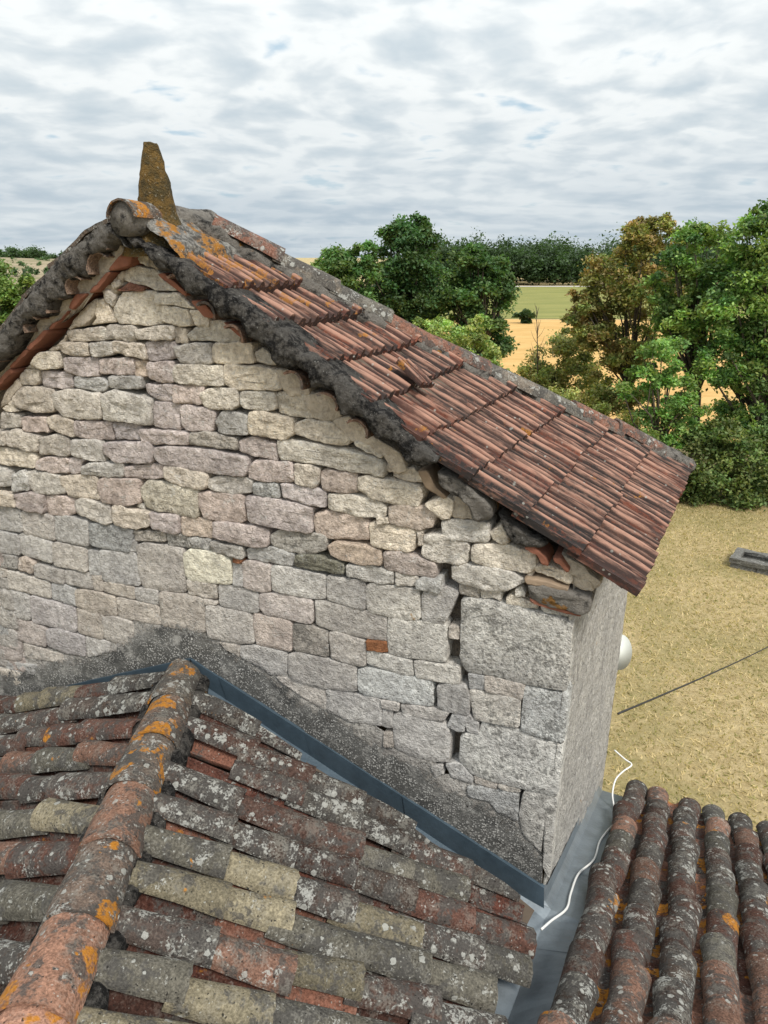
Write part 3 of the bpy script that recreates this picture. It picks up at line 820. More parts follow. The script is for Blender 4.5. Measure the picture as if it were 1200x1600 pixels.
PROF = [(0, .002), (.005, .022), (.015, .032), (.027, .030), (.036, .020), (.041, .004), (.058, .002), (.070, .004), (.075, .017), (.084, .023), (.093, .017), (.098, .004), (.118, .002), (.124, .012), (.133, .025), (.146, .029), (.157, .023), (.163, .008), (.172, .002), (.188, .002), (.195, .011), (.207, .011)]
def mech_mesh(seed, L=.39):
    r = random.Random(seed); V, Fc = [], []; rows = 4; m = len(PROF)
    ch = r.uniform(.0, .006)
    for i in range(rows + 1):
        t = i / rows; y = L * t
        for k, (x, h) in enumerate(PROF):
            nose = .006 if i == rows else 0
            V.append(((x - .105) * 1.15 + .002 * mn.noise(Vector((x * 20, y * 8, seed))), y + (.006 * mn.noise(Vector((x * 40, seed * 3.1, 0))) if i == rows else 0) - ch * (x > .15) * (i == rows),
                      h * (1.55 if i < rows else 1.35) + .012 + .0025 * mn.noise(Vector((x * 9, y * 9, seed * 1.7)))))
    for i in range(rows):
        for k in range(m - 1):
            a = i * m + k; Fc.append((a, a + 1, a + m + 1, a + m))
    nf = len(Fc); base = rows * m; k0 = len(V)
    for k in range(m): V.append(tuple(V[base + k]))
    for k in range(m): x, y, z = V[base + k]; V.append((x, y - .004, -.03))
    for k in range(m - 1): Fc.append((k0 + k, k0 + k + 1, k0 + m + k + 1, k0 + m + k))
    k1 = len(V)                                                     # sides
    for i in range(rows + 1):
        for k in (0, m - 1): x, y, z = V[i * m + k]; V += [(x, y, z), (x, y, -.010)]
    for i in range(rows):
        a = k1 + i * 4; Fc += [(a, a + 4, a + 5, a + 1), (a + 2, a + 3, a + 7, a + 6)]
    me = bpy.data.meshes.new('roof_tile'); me.from_pydata(V, [], Fc); me.update()
    me.polygons.foreach_set('use_smooth', [i < nf for i in range(len(Fc))]); me.materials.append(M_MECH)
    return me
MECH = [mech_mesh(s) for s in range(5)]
def clip_copy(o, planes):
    """give o its own mesh cut by world planes (point, normal kept on the negative side); False if nothing is left"""
    bm = bmesh.new(); bm.from_mesh(o.data); mw = o.matrix_basis; bm.transform(mw); touched = False
    for co, no in planes:
        d = [(v.co - co).dot(no) for v in bm.verts]
        if max(d) <= 0: continue
        touched = True
        if min(d) >= 0: bm.free(); return False
        bmesh.ops.bisect_plane(bm, geom=bm.verts[:] + bm.edges[:] + bm.faces[:], plane_co=co, plane_no=no, clear_outer=True)
    if touched:
        bm.transform(mw.inverted()); me = bpy.data.meshes.new(o.data.name); bm.to_mesh(me)
        for m_ in o.data.materials: me.materials.append(m_)
        o.data = me
    bm.free(); return True
def frame(x, y, z, loc):
    m = Matrix((x, y, z)).transposed().to_4x4(); m.translation = loc; return m
def place(me, name, mw, parent, color, planes=None):
    o = bpy.data.objects.new(name, me); o.matrix_basis = mw; o.color = color
    if planes and not clip_copy(o, planes): bpy.data.objects.remove(o); return None
    return link(o, parent)

hipn = nrm.cross((PE2 - PR2).normalized())
if hipn.dot(cdir) < 0: hipn = -hipn
def upper_tiles():
    S = (PE1 - PA).dot(sl); n = 10; ex = (S + .0) / n; r = random.Random(3)
    for i in range(1, n):
        s0 = ex * i - .05; send = s0 + .355; skew = r.uniform(-.035, .035)
        f0 = PA + rk * (rakel * max(0, (ex * (i + .5))) / S)
        width = .46 + ((PE2 - PE1).length - .46) * (i + 1) / n
        k = 0; x = .145 + r.uniform(-.02, .02)
        while x < width + .2:
            loc = f0 - sl * (ex * (i + .5)) + sl * (s0 + skew * (x / width - .4) + r.uniform(-.012, .012)) + cdir * x
            sag = -.075 * math.sin(math.pi * (i + .5) / n) * math.sin(math.pi * min(1, .25 + .6 * x / width))
            rot = Matrix.Rotation(r.uniform(-.02, .02), 4, 'Z') @ Matrix.Rotation(math.radians(8.0) + r.uniform(-.012, .016), 4, 'X') @ Matrix.Rotation(r.uniform(-.02, .02), 4, 'Y')
            sx = cdir if cdir.cross(sl).dot(nrm) > 0 else -cdir
            mw = frame(sx, sl, nrm, loc + nrm * (.0 + sag)) @ rot
            t = r.random(); dk = r.uniform(.5, .9)
            col = (.22 * dk, .078 * dk, .05 * dk) if t < .40 else ((.17 * dk, .07 * dk, .052 * dk) if t < .85 else (.22 * dk, .112 * dk, .083 * dk))
            place(r.choice(MECH), 'roof_tile', mw, roof, (*col, r.uniform(.05, .42)), [(PR2 - hipn * .05, hipn)])
            x += .237 + r.uniform(-.001, .004); k += 1
upper_tiles()

def half_tile_mesh(seed, L, r0, r1, th, arc=math.pi * .94, ns=10, nl=4, mat=None, flat=.92, name='cover_tile'):
    """barrel tile lying along +Y, crown up, narrow end at y=0"""
    V, Fc = [], []; q = random.Random(seed)
    bend = q.uniform(-.006, .006)
    def pt(i, k, inner):
        t = i / nl; a = -arc / 2 + arc * k / ns; r = r0 + (r1 - r0) * t - (th if inner else 0)
        x = math.sin(a) * r; z = math.cos(a) * r * flat; y = L * t
        d = nv((x * 1.3 + seed * 7.7, y, z), 9) * .0045 + nv((x + seed * 3.3, y, z), 30) * .0016
        if i in (0, nl): y += .007 * mn.noise(Vector((k * .9, seed * 2.3, i)))
        return Vector((x + bend * math.sin(math.pi * t), y, z)) + d
    out = [[pt(i, k, False) for k in range(ns + 1)] for i in range(nl + 1)]
    inn = [[pt(i, k, True) for k in range(ns + 1)] for i in range(nl + 1)]
    def grid(g, rev, sm):
        k0 = len(V); m = len(g[0])
        for row in g: V.extend(row)
        for i in range(len(g) - 1):
            for j in range(m - 1):
                a = k0 + i * m + j; f = (a, a + 1, a + m + 1, a + m)
                Fc.append(tuple(reversed(f)) if rev else f); SM.append(sm)
    SM = []
    grid(out, False, True); grid(inn, True, True)
    grid([out[0], inn[0]], True, False); grid([out[-1], inn[-1]], False, False)
    grid([[r_[0] for r_ in out], [r_[0] for r_ in inn]], False, False); grid([[r_[-1] for r_ in out], [r_[-1] for r_ in inn]], True, False)
    me = bpy.data.meshes.new(name); me.from_pydata([tuple(v) for v in V], [], Fc); me.update()
    me.polygons.foreach_set('use_smooth', SM); me.materials.append(mat or M_CANAL); return me
CANAL = [half_tile_mesh(s, .46, .075, .095, .013) for s in range(6)]
RIDGE = [half_tile_mesh(s + 20, .50, .135, .158, .016, math.pi * .97, 12, 5, M_RIDGET, name='ridge_tile') for s in range(4)]
HIPT = [half_tile_mesh(s + 40, .44, .092, .112, .015, math.pi * .9, 10, 4, name='hip_tile') for s in range(4)]
MOSSY = []
for me_ in CANAL:
    me_ = me_.copy(); me_.materials[0] = M_RIDGET; MOSSY.append(me_)
TCOL = [((.165, .082, .062), .35), ((.135, .08, .064), .3), ((.11, .082, .068), .2), ((.15, .14, .115), .4), ((.24, .21, .145), .5), ((.24, .135, .098), .45), ((.125, .095, .082), .12), ((.115, .105, .092), .2)]
def tcol(r, lo=None):
    c, a = r.choice(TCOL) if lo is None else TCOL[lo]; k = r.uniform(.42, .85) * (1.35 if c[1] > .12 else 1.0)
    return (c[0] * k, c[1] * k, c[2] * k, max(0, min(1, a + r.uniform(-.15, .15))))

def lumpy(name, pts, rad, mat, parent, sides=9, amp=.35, flat=(1, 1), color=None, seed=0):
    """uneven bed of mortar along a line"""
    n = max(8, int(sum((b - a).length for a, b in zip(pts, pts[1:])) / .04)); P = resample(pts, n); rings = []
    for i, p in enumerate(P):
        t = (P[min(n - 1, i + 1)] - P[max(0, i - 1)]).normalized(); x = t.cross(UP).normalized(); y = x.cross(t)
        k = rad * (1 + amp * .7 * mn.noise(p * 6 + Vector((seed, 0, 0)))); ring = []
        for j in range(sides):
            a = 2 * math.pi * j / sides; q = p + x * math.cos(a) * k * flat[0] + y * math.sin(a) * k * flat[1]
            ring.append(q + nv(q, 13) * rad * amp * .5 + nv(q, 34) * rad * amp * .25)
        rings.append(ring)
    V, Fc = loft(rings); return mesh_obj(name, V, Fc, mat, parent, True, color)

# hip: mortar bed and half-round tiles
def hip():
    a = PR2 + nrm * .035; b_ = PE2 + nrm * .035 + (PE2 - PR2).normalized() * -.02; L = (b_ - a).length; d = (b_ - a) / L; r = random.Random(5)
    lumpy('hip_mortar', [a.lerp(b_, t / 8) - UP * (.085 * math.sin(math.pi * t / 8)) for t in range(9)], .10, M_BLACK, roof, 10, .4, (1.15, .75), (1, 1, 1, .2))
    x = d.cross(UP).normalized(); z = x.cross(d); y0 = .12; k = 0
    while y0 < L - .36:
        sag = -.085 * math.sin(math.pi * (y0 + .15) / L)
        mw = frame(x, d, z, a + d * y0 + z * (.045 + sag)) @ Matrix.Rotation(math.radians(-2.5) + r.uniform(-.03, .03), 4, 'X') @ Matrix.Rotation(r.uniform(-.05, .05), 4, 'Z')
        c = [(.22, .11, .08, .35), (.20, .17, .14, .25), (.17, .155, .13, .2), (.24, .12, .085, .45)][k % 4]
        place(HIPT[k % 4], 'hip_tile', mw, roof, c); y0 += .385; k += 1
    # one displaced shard of tile beside the hip
    p = hit(640, 575, PA + nrm * .07, nrm)
    place(MECH[1], 'roof_tile', frame(cdir, sl, nrm, p - sl * .05) @ Matrix.Scale(.55, 4) @ Matrix.Rotation(.25, 4, 'Z'), roof, (.16, .07, .05, .3))
hip()

# ridge end, its mortar plug and the finial
def ridge_top():
    p0 = wp(189, 338, .17); r = random.Random(8)
    x = cdir.cross(UP).normalized()
    z = x.cross(cdir)
    place(RIDGE[0], 'ridge_tile', frame(-x, -cdir, z, p0 + cdir * .335 - UP * .01) @ Matrix.Scale(.68, 4) , roof, (.23, .13, .075, .3))
    lumpy('ridge_mortar', [p0 + cdir * .012 - UP * .012, p0 + cdir * .7 - UP * .03], .092, M_BLACK, roof, 14, .16, (1.0, 1.0), (1, 1, 1, 0))
    # orange-crusted mortar skirt around the finial
    c = at(240, 330, (p0 + cdir * .24).y); c = p0 + cdir * .27 + UP * .04
    prof = [(.22, -.24), (.165, -.12), (.122, -.05), (.105, -.01), (.098, .04), (.089, .10), (.077, .17), (.063, .23), (.049, .29), (.038, .33), (.033, .34), (.0, .343)]
    def lathe(name, pr, mat, amp):
        rings = []
        for rr, zz in pr:
            ring = []
            for j in range(22):
                a = 2 * math.pi * j / 22; q = c + Vector((math.cos(a) * rr, math.sin(a) * rr, zz)); q += nv(q, 14) * amp * .6 + nv(q, 36) * amp * .5
                ring.append(q)
            rings.append(ring)
        V, Fc = loft(rings, True, False); return mesh_obj(name, V, Fc, mat, roof, True)
    fine = []
    for (r1, z1), (r2, z2) in zip(prof, prof[1:]):
        for k in range(3): fine.append((r1 + (r2 - r1) * k / 3, z1 + (z2 - z1) * k / 3))
    fine.append(prof[-1])
    lathe('finial', fine, M_LICHEN, .012)
    # sheet of lichened mortar running down from the finial on to the first tiles
    V, Fc = [], []; m = 28
    for i in range(m + 1):
        for j in range(m + 1):
            q = PA + cdir * (.05 + .62 * j / m) + sl * (-.08 + .50 * i / m)
            e = min(1, 4 * min(i / m, 1 - i / m, j / m + .2, 1 - j / m)); rag = .5 + .5 * mn.noise(q * 7)
            V.append(q + nrm * (-.03 + .135 * e * (1 - .45 * i / m) * (.7 + .5 * rag)) + nv(q, 9) * .012 + nv(q, 24) * .01)
    for i in range(m):
        for j in range(m): a = i * (m + 1) + j; Fc.append((a, a + 1, a + m + 2, a + m + 1))
    mesh_obj('ridge_mortar', V, Fc, M_RIDGEMIX, roof, True)
def m_ridgemix():
    m, nt, b, o = new_mat('orange_lichen_mortar'); p = wpos(nt)
    n = nt.noise(p, 24, 6, 0.75); n2 = nt.noise(p, 7.5, 5, 0.65); n3 = nt.noise(p, 60, 3, .6)
    c = nt.mix(nt.step(n, 0.38, 0.62), (0.06, 0.057, 0.052), (0.26, 0.25, 0.23))
    c = nt.mix(nt.math('MULTIPLY', nt.step(n2, 0.48, 0.55), nt.step(n, 0.36, 0.54)), c, nt.mix(n3, (0.18, 0.075, 0.015), (0.46, 0.21, 0.035)))
    c = nt.mix(nt.math('MULTIPLY', nt.step(n3, .62, .68), .6), c, (.42, .41, .38))
    nt.put(b.inputs['Base Color'], c); nt.put(b.inputs['Normal'], nt.bump(nt.math('ADD', n, n3), 1.0, 0.02)); return m
M_RIDGEMIX = m_ridgemix()
ridge_top()

# verges: thick blackened mortar with scalloped lower edge over tile ends
def verge(top, bot, color, off=.13, depth=.22, n=190, name='verge_mortar', amp=.014):
    T = resample([wp(x, y, off) for x, y in top], n); Bt = resample([wp(x, y, off) for x, y in bot], n); rings = []; m = 13
    for i in range(n):
        ring = [T[i] + N * depth]
        for j in range(m + 1):
            t = j / m; p = T[i].lerp(Bt[i], t) - N * (.022 * math.sin(math.pi * t)) + N * (.03 if j in (0, m) else 0)
            ring.append(p + nv(p, 9) * amp + nv(p, 24) * amp * .7 + nv(p, 55) * amp * .5)
        ring.append(Bt[i] + N * depth); rings.append(ring)
    V, Fc = loft(rings); return mesh_obj(name, V, Fc, M_BLACK, roof, True, color)
verge([(196, 368), (214, 371), (275, 405), (365, 464), (406, 491), (457, 531), (474, 552), (527, 588), (555, 613), (610, 656), (650, 694), (684, 714)],
      [(212, 388), (226, 384), (244, 420), (270, 425), (284, 445), (297, 463), (308, 462), (326, 464), (338, 480), (346, 498), (375, 502), (390, 530), (420, 543), (431, 575), (446, 579), (465, 575), (479, 585), (486, 609), (505, 606), (522, 614), (532, 650), (548, 652), (566, 655), (585, 686), (615, 690), (630, 722), (650, 729), (682, 724)], (1, 1, 1, .68))
verge([(170, 347), (150, 352), (136, 362), (96, 400), (76, 418), (56, 447), (36, 466), (6, 509), (-40, 560), (-110, 640)],
      [(200, 388), (192, 374), (170, 384), (168, 392), (138, 399), (131, 431), (101, 440), (99, 464), (76, 472), (71, 496), (60, 492), (42, 497), (31, 522), (12, 552), (0, 561), (-40, 600), (-110, 680)], (1, 1, 1, .4))
# recessed mortar and tile mouths below the left verge
patch("1030,148 890,312 740,482 590,585 420,762 260,918 120,1060 -300,1480 -330,1340 0,990 120,820 300,640 470,500 640,360 800,190 950,60", (0, 360), .015, M_PATCH, 'mortar_bed', .01, .008, None, None, 60, 5.0, .01)
def mouths():
    r = random.Random(12)
    for cx, cy, rad in ((765, 290, .085), (585, 455, .075), (425, 605, .075), (245, 760, .075), (905, 95, .08), (40, 990, .08)):
        p = wp(cx / 5, 360 + cy / 5, .125); me = half_tile_mesh(int(cx), .3, rad, rad * 1.02, .009, math.pi * .9, 8, 2, M_CANAL, .95, 'verge_tile')
        mw = frame(E1, N, UP, p + UP * .0) @ Matrix.Rotation(math.radians(36), 4, 'Y').inverted() @ Matrix.Rotation(0, 4, 'X')
        place(me, 'verge_tile', mw, roof, (.27, .19, .145, .8))
    for x, y in ((318, 492), (275, 450), (362, 528), (455, 600), (508, 634), (555, 676)):
        p = wp(x, y, .115); me = half_tile_mesh(int(x), .25, .075, .078, .014, math.pi * .85, 8, 2, M_CANAL, .95, 'verge_tile')
        place(me, 'verge_tile', frame(E1, N, UP, p) @ Matrix.Rotation(math.radians(34), 4, 'Y'), roof, (.20, .12, .085, .5))
mouths()
# edge of the thin tiles laid over the left verge
for i, pts in enumerate((((168, 344), (136, 361), (98, 397)), ((102, 393), (74, 417)), ((80, 422), (56, 446), (34, 466)), ((38, 464), (4, 510), (-60, 580)))):
    q = [wp(x, y, .13) for x, y in pts]; V, Fc = loft([[p + UP * .012, p + UP * .012 + N * .3 - E1 * .02, p - UP * .012 + N * .3 - E1 * .02, p - UP * .012] for p in resample(q, 10)])
    mesh_obj('verge_tile', [p + nv(p, 12) * .008 for p in V], Fc, M_CANAL, roof, False, (.13, .10, .08, .3))

# ------------------------------------------------------------------ lower roof with a ridge running up to the gable
P0 = wp(292, 1047); P1 = wp(850, 1407)
_r = ray(65, 1600); P2 = O + _r * ((P0.z - CAM_Z) / _r.z)
rd = (P2 - P0).normalized()                                   # ridge direction, towards the viewer
def slope_frame(side_pt, z_mirror=None):
    n = rd.cross(side_pt - P0).normalized(); n = n if n.z > 0 else -n
    d = n.cross(rd).normalized(); d = d if d.z < 0 else -d
    return d, n
DR, NR = slope_frame(P1)
mirrored = P1 - 2 * Vector((DR.x, DR.y, 0)).normalized() * (P1 - P0).dot(Vector((DR.x, DR.y, 0)).normalized())
DL, NL = slope_frame(mirrored)
LD = NL.cross(N).normalized(); LD = LD if LD.z < 0 else -LD     # left rows run parallel to the gable wall
lower = empty('ridged_tile_roof', tuple(P0 + rd * 1.2), 'lichen covered roof of half-round tiles with orange spotted ridge, nearest the viewer', 'roof')
RLEN = 3.3
GV = Vector((math.sin(math.radians(26)), math.cos(math.radians(26)), 0)); GS = math.tan(math.radians(21.5))
gd = Vector((GV.x, GV.y, -GS)).normalized(); gh = Vector((GV.y, -GV.x, 0))       # valley direction downhill, and to its right
gn = gh.cross(gd).normalized(); gn = gn if gn.z > 0 else -gn
flashn = N
VAL = Vector((-gh.x, -gh.y, 0))                                # keeps the left of the valley
deckR = []
def lower_rows():
    r = random.Random(21); ex = .345; nrow = 15; sp = .227
    pw = (N * (W - .03), N)                                  # wall
    eave_n = gh
    eave_p = P1 - gh * .03 
    for side, (D, Nn) in enumerate(((DR, NR), (DL, NL))):
        D0 = D
        for j in range(-5 if side == 0 else 0, nrow):
            if side == 0:                                          # rows fan out a little towards the wall
                f = max(0.04, .54 - .24 * max(0, .13 + sp * j)); D = (D0 * (1 - f) + (P1 - P0).normalized() * f).normalized(); pitch = sp
            else: D = LD; pitch = .252
            x = D.cross(Nn) if D.cross(Nn).cross(D).dot(Nn) > 0 else -D.cross(Nn)
            o = P0 + rd * (.13 + pitch * j + (0 if side == 0 else .04))
            if (P0 + rd * sp * j - P0).dot(rd) > RLEN: break
            wig = r.uniform(-.012, .012)
            for lvl in (0, 1):                                     # 0 channel, 1 cover
                oo = o + rd * (pitch * .5 if lvl == 0 else wig)
                k0 = r.uniform(-.05, .05)
                for k in range(9):
                    s = .10 + k0 + ex * k + r.uniform(-.02, .02)
                    base = oo + D * s + rd * r.uniform(-.018, .018)
                    mid = base + D * .2
                    if (base - pw[0]).dot(N) > (-.02 if side == 0 else .1) and (base + D * .46 - pw[0]).dot(N) > -.02: continue
                    if side == 0 and (mid + D * .12 - eave_p).dot(eave_n) > (.05 if lvl else -.06): continue
                    if side == 1 and s > 3.0: continue
                    if lvl == 1 and side == 0 and j == 4 and (mid + D * .40 - eave_p).dot(eave_n) > 0: continue    # the lost tile
                    if lvl == 1 and side == 0 and j == 3 and k == 0: continue
                    planes = [(N * (W - (.20 if side == 0 else .06)), N)]
                    if lvl == 1:
                        h = .035 + .012; rot = Matrix.Rotation(math.radians(-3.3) + r.uniform(-.02, .02), 4, 'X').inverted() @ Matrix.Rotation(r.uniform(-.045, .045), 4, 'Z')
                        rot = Matrix.Rotation(math.radians(2.6) + r.uniform(-.02, .03), 4, 'X') @ Matrix.Rotation(r.uniform(-.075, .075), 4, 'Z') @ Matrix.Rotation(r.uniform(-.12, .12), 4, 'Y')
                        mw = frame(x, D, Nn, base + Nn * (h - .008)) @ rot @ Matrix.Scale(r.uniform(.94, 1.06), 4)
                        c = tcol(r)
                        if side == 0 and j >= 6: c = tcol(r, r.choice((3, 4, 4, 3, 5, 6, 1)))
                        if side == 0 and j < 6: c = tcol(r, r.choice((0, 1, 1, 2, 6, 7, 3, 2)))
                    else:                                          # channel: crown down, narrow end downhill
                        mw = frame(-x, -D, Nn, base + D * .46 + Nn * .062) @ Matrix.Rotation(math.radians(180), 4, 'Y') @ Matrix.Rotation(math.radians(2.6), 4, 'X')
                        c = tcol(r, r.choice((0, 0, 5, 1))); c = (c[0] * .95, c[1] * .78, c[2] * .75, min(1, c[3] + .3))
                    place(r.choice(CANAL), 'cover_tile' if lvl else 'channel_tile', mw, lower, c, planes)
lower_rows()
def lower_decks():
    # boards under the tiles, cut along the gable wall and the valley
    a = P0 - NR * .03; fl = lambda q, n: q
    def on(D, Nn, p_edge):                                     # point of slope plane on the wall line
        return p_edge
    e = P1 + (P1 - P0) * 0.0
    q1 = P0 + rd * RLEN; w = DR * 2.75
    # right slope: ridge end, ridge start, wall corner, valley
    vdir = Vector((-GV.x, -GV.y, 0)); 
    v_end = P1 - gh * .02 - gd * 2.4; v_end = v_end - NR * ((v_end - P0).dot(NR))
    slab('deck', [p - NR * .035 for p in (P0, P1 - gh * .02, v_end, q1)], .05, M_BOARD, lower)
    wl = hit(-260, 1165, P0, N); wl = P0 + (P1 - P0).length * 0 * rd + (mirrored - P0) * 1.0
    # left slope meets the wall along the intersection of both planes
    ld = NL.cross(N).normalized(); ld = ld if ld.z < 0 else -ld
    l1 = P0 + ld * 2.6; l2 = q1 + DL * 2.7
    slab('deck', [p - NL * .035 for p in (P0, q1, l2, l1)], .05, M_BOARD, lower)
    return ld
lower_decks()
def lower_ridge():
    r = random.Random(31); x = rd.cross(UP).normalized(); d = rd; s = .02; k = 0
    for off in (1, -1):
        D = DR if off == 1 else DL
        lumpy('ridge_mortar', [P0 + rd * .05 + D * .13 + UP * .02, P0 + rd * RLEN + D * .15 + UP * .02], .062, M_BLACK, lower, 9, .6, (1.1, .9), (1, 1, 1, .75), 5 * off)
    cols = [(.15, .12, .095, .2), (.18, .12, .09, .25), (.15, .12, .10, .25), (.24, .135, .095, .45), (.17, .125, .10, .3), (.30, .165, .115, .55), (.40, .22, .155, .72), (.42, .235, .165, .75), (.42, .235, .165, .75)]
    while s < RLEN:
        sc = .90 + .20 * s / RLEN
        # near end of each tile rides over the next one towards the viewer side
        mw = frame(x, rd, x.cross(rd) if x.cross(rd).z > 0 else rd.cross(x), P0 + rd * s + UP * (.0 + .004 * k)) @ Matrix.Rotation(math.radians(2.2) + r.uniform(-.02, .02), 4, 'X') @ Matrix.Rotation(r.uniform(-.03, .03), 4, 'Z') @ Matrix.Scale(sc, 4)
        if mw.to_3x3().determinant() < 0: mw = mw @ Matrix.Scale(-1, 4, (1, 0, 0))
        place(RIDGE[k % 4], 'ridge_tile', mw, lower, cols[min(k, len(cols) - 1)], [(N * (W - .04), N)]); s += .385; k += 1
lower_ridge()

# ------------------------------------------------------------------ right-hand roof sloping away
G0 = P1 + gn * .0
rroof = empty('sloping_tile_roof', tuple(G0 + gh * .9 + gd * .6), 'roof of lichened half-round tiles running down towards the dry lawn', 'roof')
def right_rows():
    r = random.Random(44); ex = .335; sp = .222
    tip = hit(992, 1222, G0 + gn * .1, gn); end_s = (tip - G0).dot(gd); lat0 = (tip - G0).dot(gh)
    for j in range(0, 9):
        lat = lat0 + sp * j; e_j = end_s - .03 * j + r.uniform(-.03, .03)
        for lvl in (0, 1):
            la = lat + (sp * .5 if lvl == 0 else r.uniform(-.01, .01)); k = 0
            while k < 14:
                s = e_j - .46 - ex * k + r.uniform(-.015, .015)
                base = G0 + gh * la + gd * s + gh * r.uniform(-.008, .008)
                if lvl == 1:
                    mw = frame(-gh if (-gh).cross(gd).dot(gn) > 0 else gh, gd, gn, base + gn * .03) @ Matrix.Rotation(math.radians(2.6) + r.uniform(-.02, .02), 4, 'X') @ Matrix.Rotation(r.uniform(-.05, .05), 4, 'Z') @ Matrix.Rotation(r.uniform(-.1, .1), 4, 'Y')
                    c = tcol(r, r.choice((0, 1, 6, 2, 5, 0, 1, 3)))
                else:
                    mw = frame(gh if (-gh).cross(gd).dot(gn) > 0 else -gh, -gd, gn, base + gd * .46 + gn * .082) @ Matrix.Rotation(math.radians(180), 4, 'Y') @ Matrix.Rotation(math.radians(2.6), 4, 'X')
                    c = tcol(r, r.choice((0, 5, 1))); c = (c[0] * 1.1, c[1] * .95, c[2] * .9, min(1, c[3] + .2))
                place(r.choice(CANAL if lvl else MOSSY), 'cover_tile' if lvl else 'channel_tile', mw, rroof, c); k += 1
    a = G0 + gh * (lat0 - .06); w = sp * 9
    slab('deck', [p - gn * .03 for p in (a + gd * (end_s - .12), a - gd * 2.6, a - gd * 2.6 + gh * w, a + gd * (end_s - .35) + gh * w)], .06, M_BOARD, rroof)
    e0 = a + gd * (end_s - .25); V = []
    q = [Vector((e0.x, e0.y, 0)), Vector((e0.x, e0.y, 0)) + gh * w]
    q += [q[1] - GV * .4, q[0] - GV * .4]; zt = e0.z - .12
    V = q + [Vector((p.x, p.y, zt)) for p in q]
    mesh_obj('wall', V, [(3, 2, 1, 0), (4, 5, 6, 7)] + [(i, (i + 1) % 4, (i + 1) % 4 + 4, i + 4) for i in range(4)], M_PLASTER, rroof)
    return lat0, end_s
LAT0, END_S = right_rows()
print('right roof', LAT0, END_S, 'PE', PE1, PE2, (PE2 - PE1).length, 'P0', P0, 'P1', P1, 'P2', P2)

# ------------------------------------------------------------------ metal flashing and valley gutter
flash = empty('wall_flashing', tuple(wp(560, 1210)), 'dark slate blue metal flashing along the foot of the gable wall', 'flashing')
def flash_panel(a, b, par, off, ap=.17):
    (xa, ya, xb, yb), (xc, yc, xd, yd) = a, b          # top line, foot line
    n = 14; V, Fc = [], []
    T = resample([wp(xa, ya, off), wp(xb, yb, off)], n); Bt = resample([wp(xc, yc, off + .01), wp(xd, yd, off + .01)], n)
    for i in range(n):
        w = N * (.002 * mn.noise(T[i] * 5))
        apron = -N * ap + UP * (-.03 - ap * .12)
        V += [T[i] + N * .022 + UP * .003, T[i] + w, Bt[i] + w, Bt[i] + apron]
    for i in range(n - 1):
        for j in range(3): k = i * 4 + j; Fc.append((k, k + 4, k + 5, k + 1))
    mesh_obj('panel', V, Fc, M_ZINC, par)
def lerp(a, b, t): return a + (b - a) * t
def flashing():
    t0, t1, f0, f1 = (298, 1030), (850, 1388), (312, 1066), (850, 1424)
    seams = [0, .085, .32, .605, 1.0]
    for k in range(4):
        a, b = seams[k] - (.006 if k else 0), seams[k + 1]
        flash_panel((lerp(t0[0], t1[0], a), lerp(t0[1], t1[1], a), lerp(t0[0], t1[0], b), lerp(t0[1], t1[1], b)),
                    (lerp(f0[0], f1[0], a), lerp(f0[1], f1[1], a), lerp(f0[0], f1[0], b), lerp(f0[1], f1[1], b)), flash, .024 + .006 * (k % 2))
    flash_panel((-60, 1113, 150, 1061), (-60, 1142, 150, 1092), flash, .024, .07); flash_panel((147, 1062, 298, 1029), (147, 1093, 285, 1062), flash, .027, .07)
flashing()
gutter = empty('valley_gutter', tuple(P1 + gd * .3 + gh * .1), 'grey blue metal valley gutter between the stone corner and the right-hand tiles', 'gutter')
def gutter_panels():
    cuts = [-2.4, -1.35, -.75, -.32, .12, .62, END_S - .08]
    for k in range(len(cuts) - 1):
        s0, s1 = cuts[k] - .012, cuts[k + 1]; lift = .0015 * (k % 2); V, Fc = [], []; n = 8
        for i in range(n):
            s = lerp(s0, s1, i / (n - 1)); base = P1 + gd * s
            lp = lambda a: (-.045 - (base + gh * a - P0).dot(NR)) / gn.dot(NR)          # just under the ridged roof's tiles
            if s < -.02: prof = [(-.50, lp(-.50)), (-.20, lp(-.20)), (.03, min(-.035, lp(.03))), (LAT0 - .03, -.05), (LAT0 + .05, .0)]
            else: prof = [(.004, .10), (.010, 0.0), (.05, -.035), (LAT0 - .02, -.035), (LAT0 + .05, .0)]
            V += [base + gh * a + gn * (h + lift + .002 * mn.noise(base * 6 + gh * a * 9)) for a, h in prof]
        for i in range(n - 1):
            for j in range(4): q = i * 5 + j; Fc.append((q, q + 1, q + 6, q + 5))
        mesh_obj('panel', V, Fc, M_GUT, gutter)
gutter_panels()

# ------------------------------------------------------------------ cables and dish
def gp(x, y, h=0.0): return hit(x, y, P1 + gn * (h - .03), gn)
def spline(pts, n=8):
    out = []; P = [pts[0]] + pts + [pts[-1]]
    for i in range(1, len(P) - 2):
        for k in range(n):
            t = k / n; a, b_, c, d = P[i - 1], P[i], P[i + 1], P[i + 2]
            out.append(.5 * ((2 * b_) + (c - a) * t + (2 * a - 5 * b_ + 4 * c - d) * t * t + (3 * b_ - a - 3 * c + d) * t ** 3))
    out.append(pts[-1]); return out
side_far = from_uv(u_c, 0, 0) + SD * DEPTH
pts = [gp(x, y, .012) for x, y in ((846, 1452), (862, 1438), (885, 1420), (892, 1395), (904, 1365), (928, 1343), (937, 1315), (950, 1297), (966, 1279), (960, 1262))]
f2 = pts[-1].y
pts += [at(957, 1240, f2 + .10), at(962, 1218, f2 + .25), at(974, 1205, f2 + .42), at(987, 1195, f2 + .55), at(976, 1186, f2 + .62), at(960, 1172, f2 + .70)]
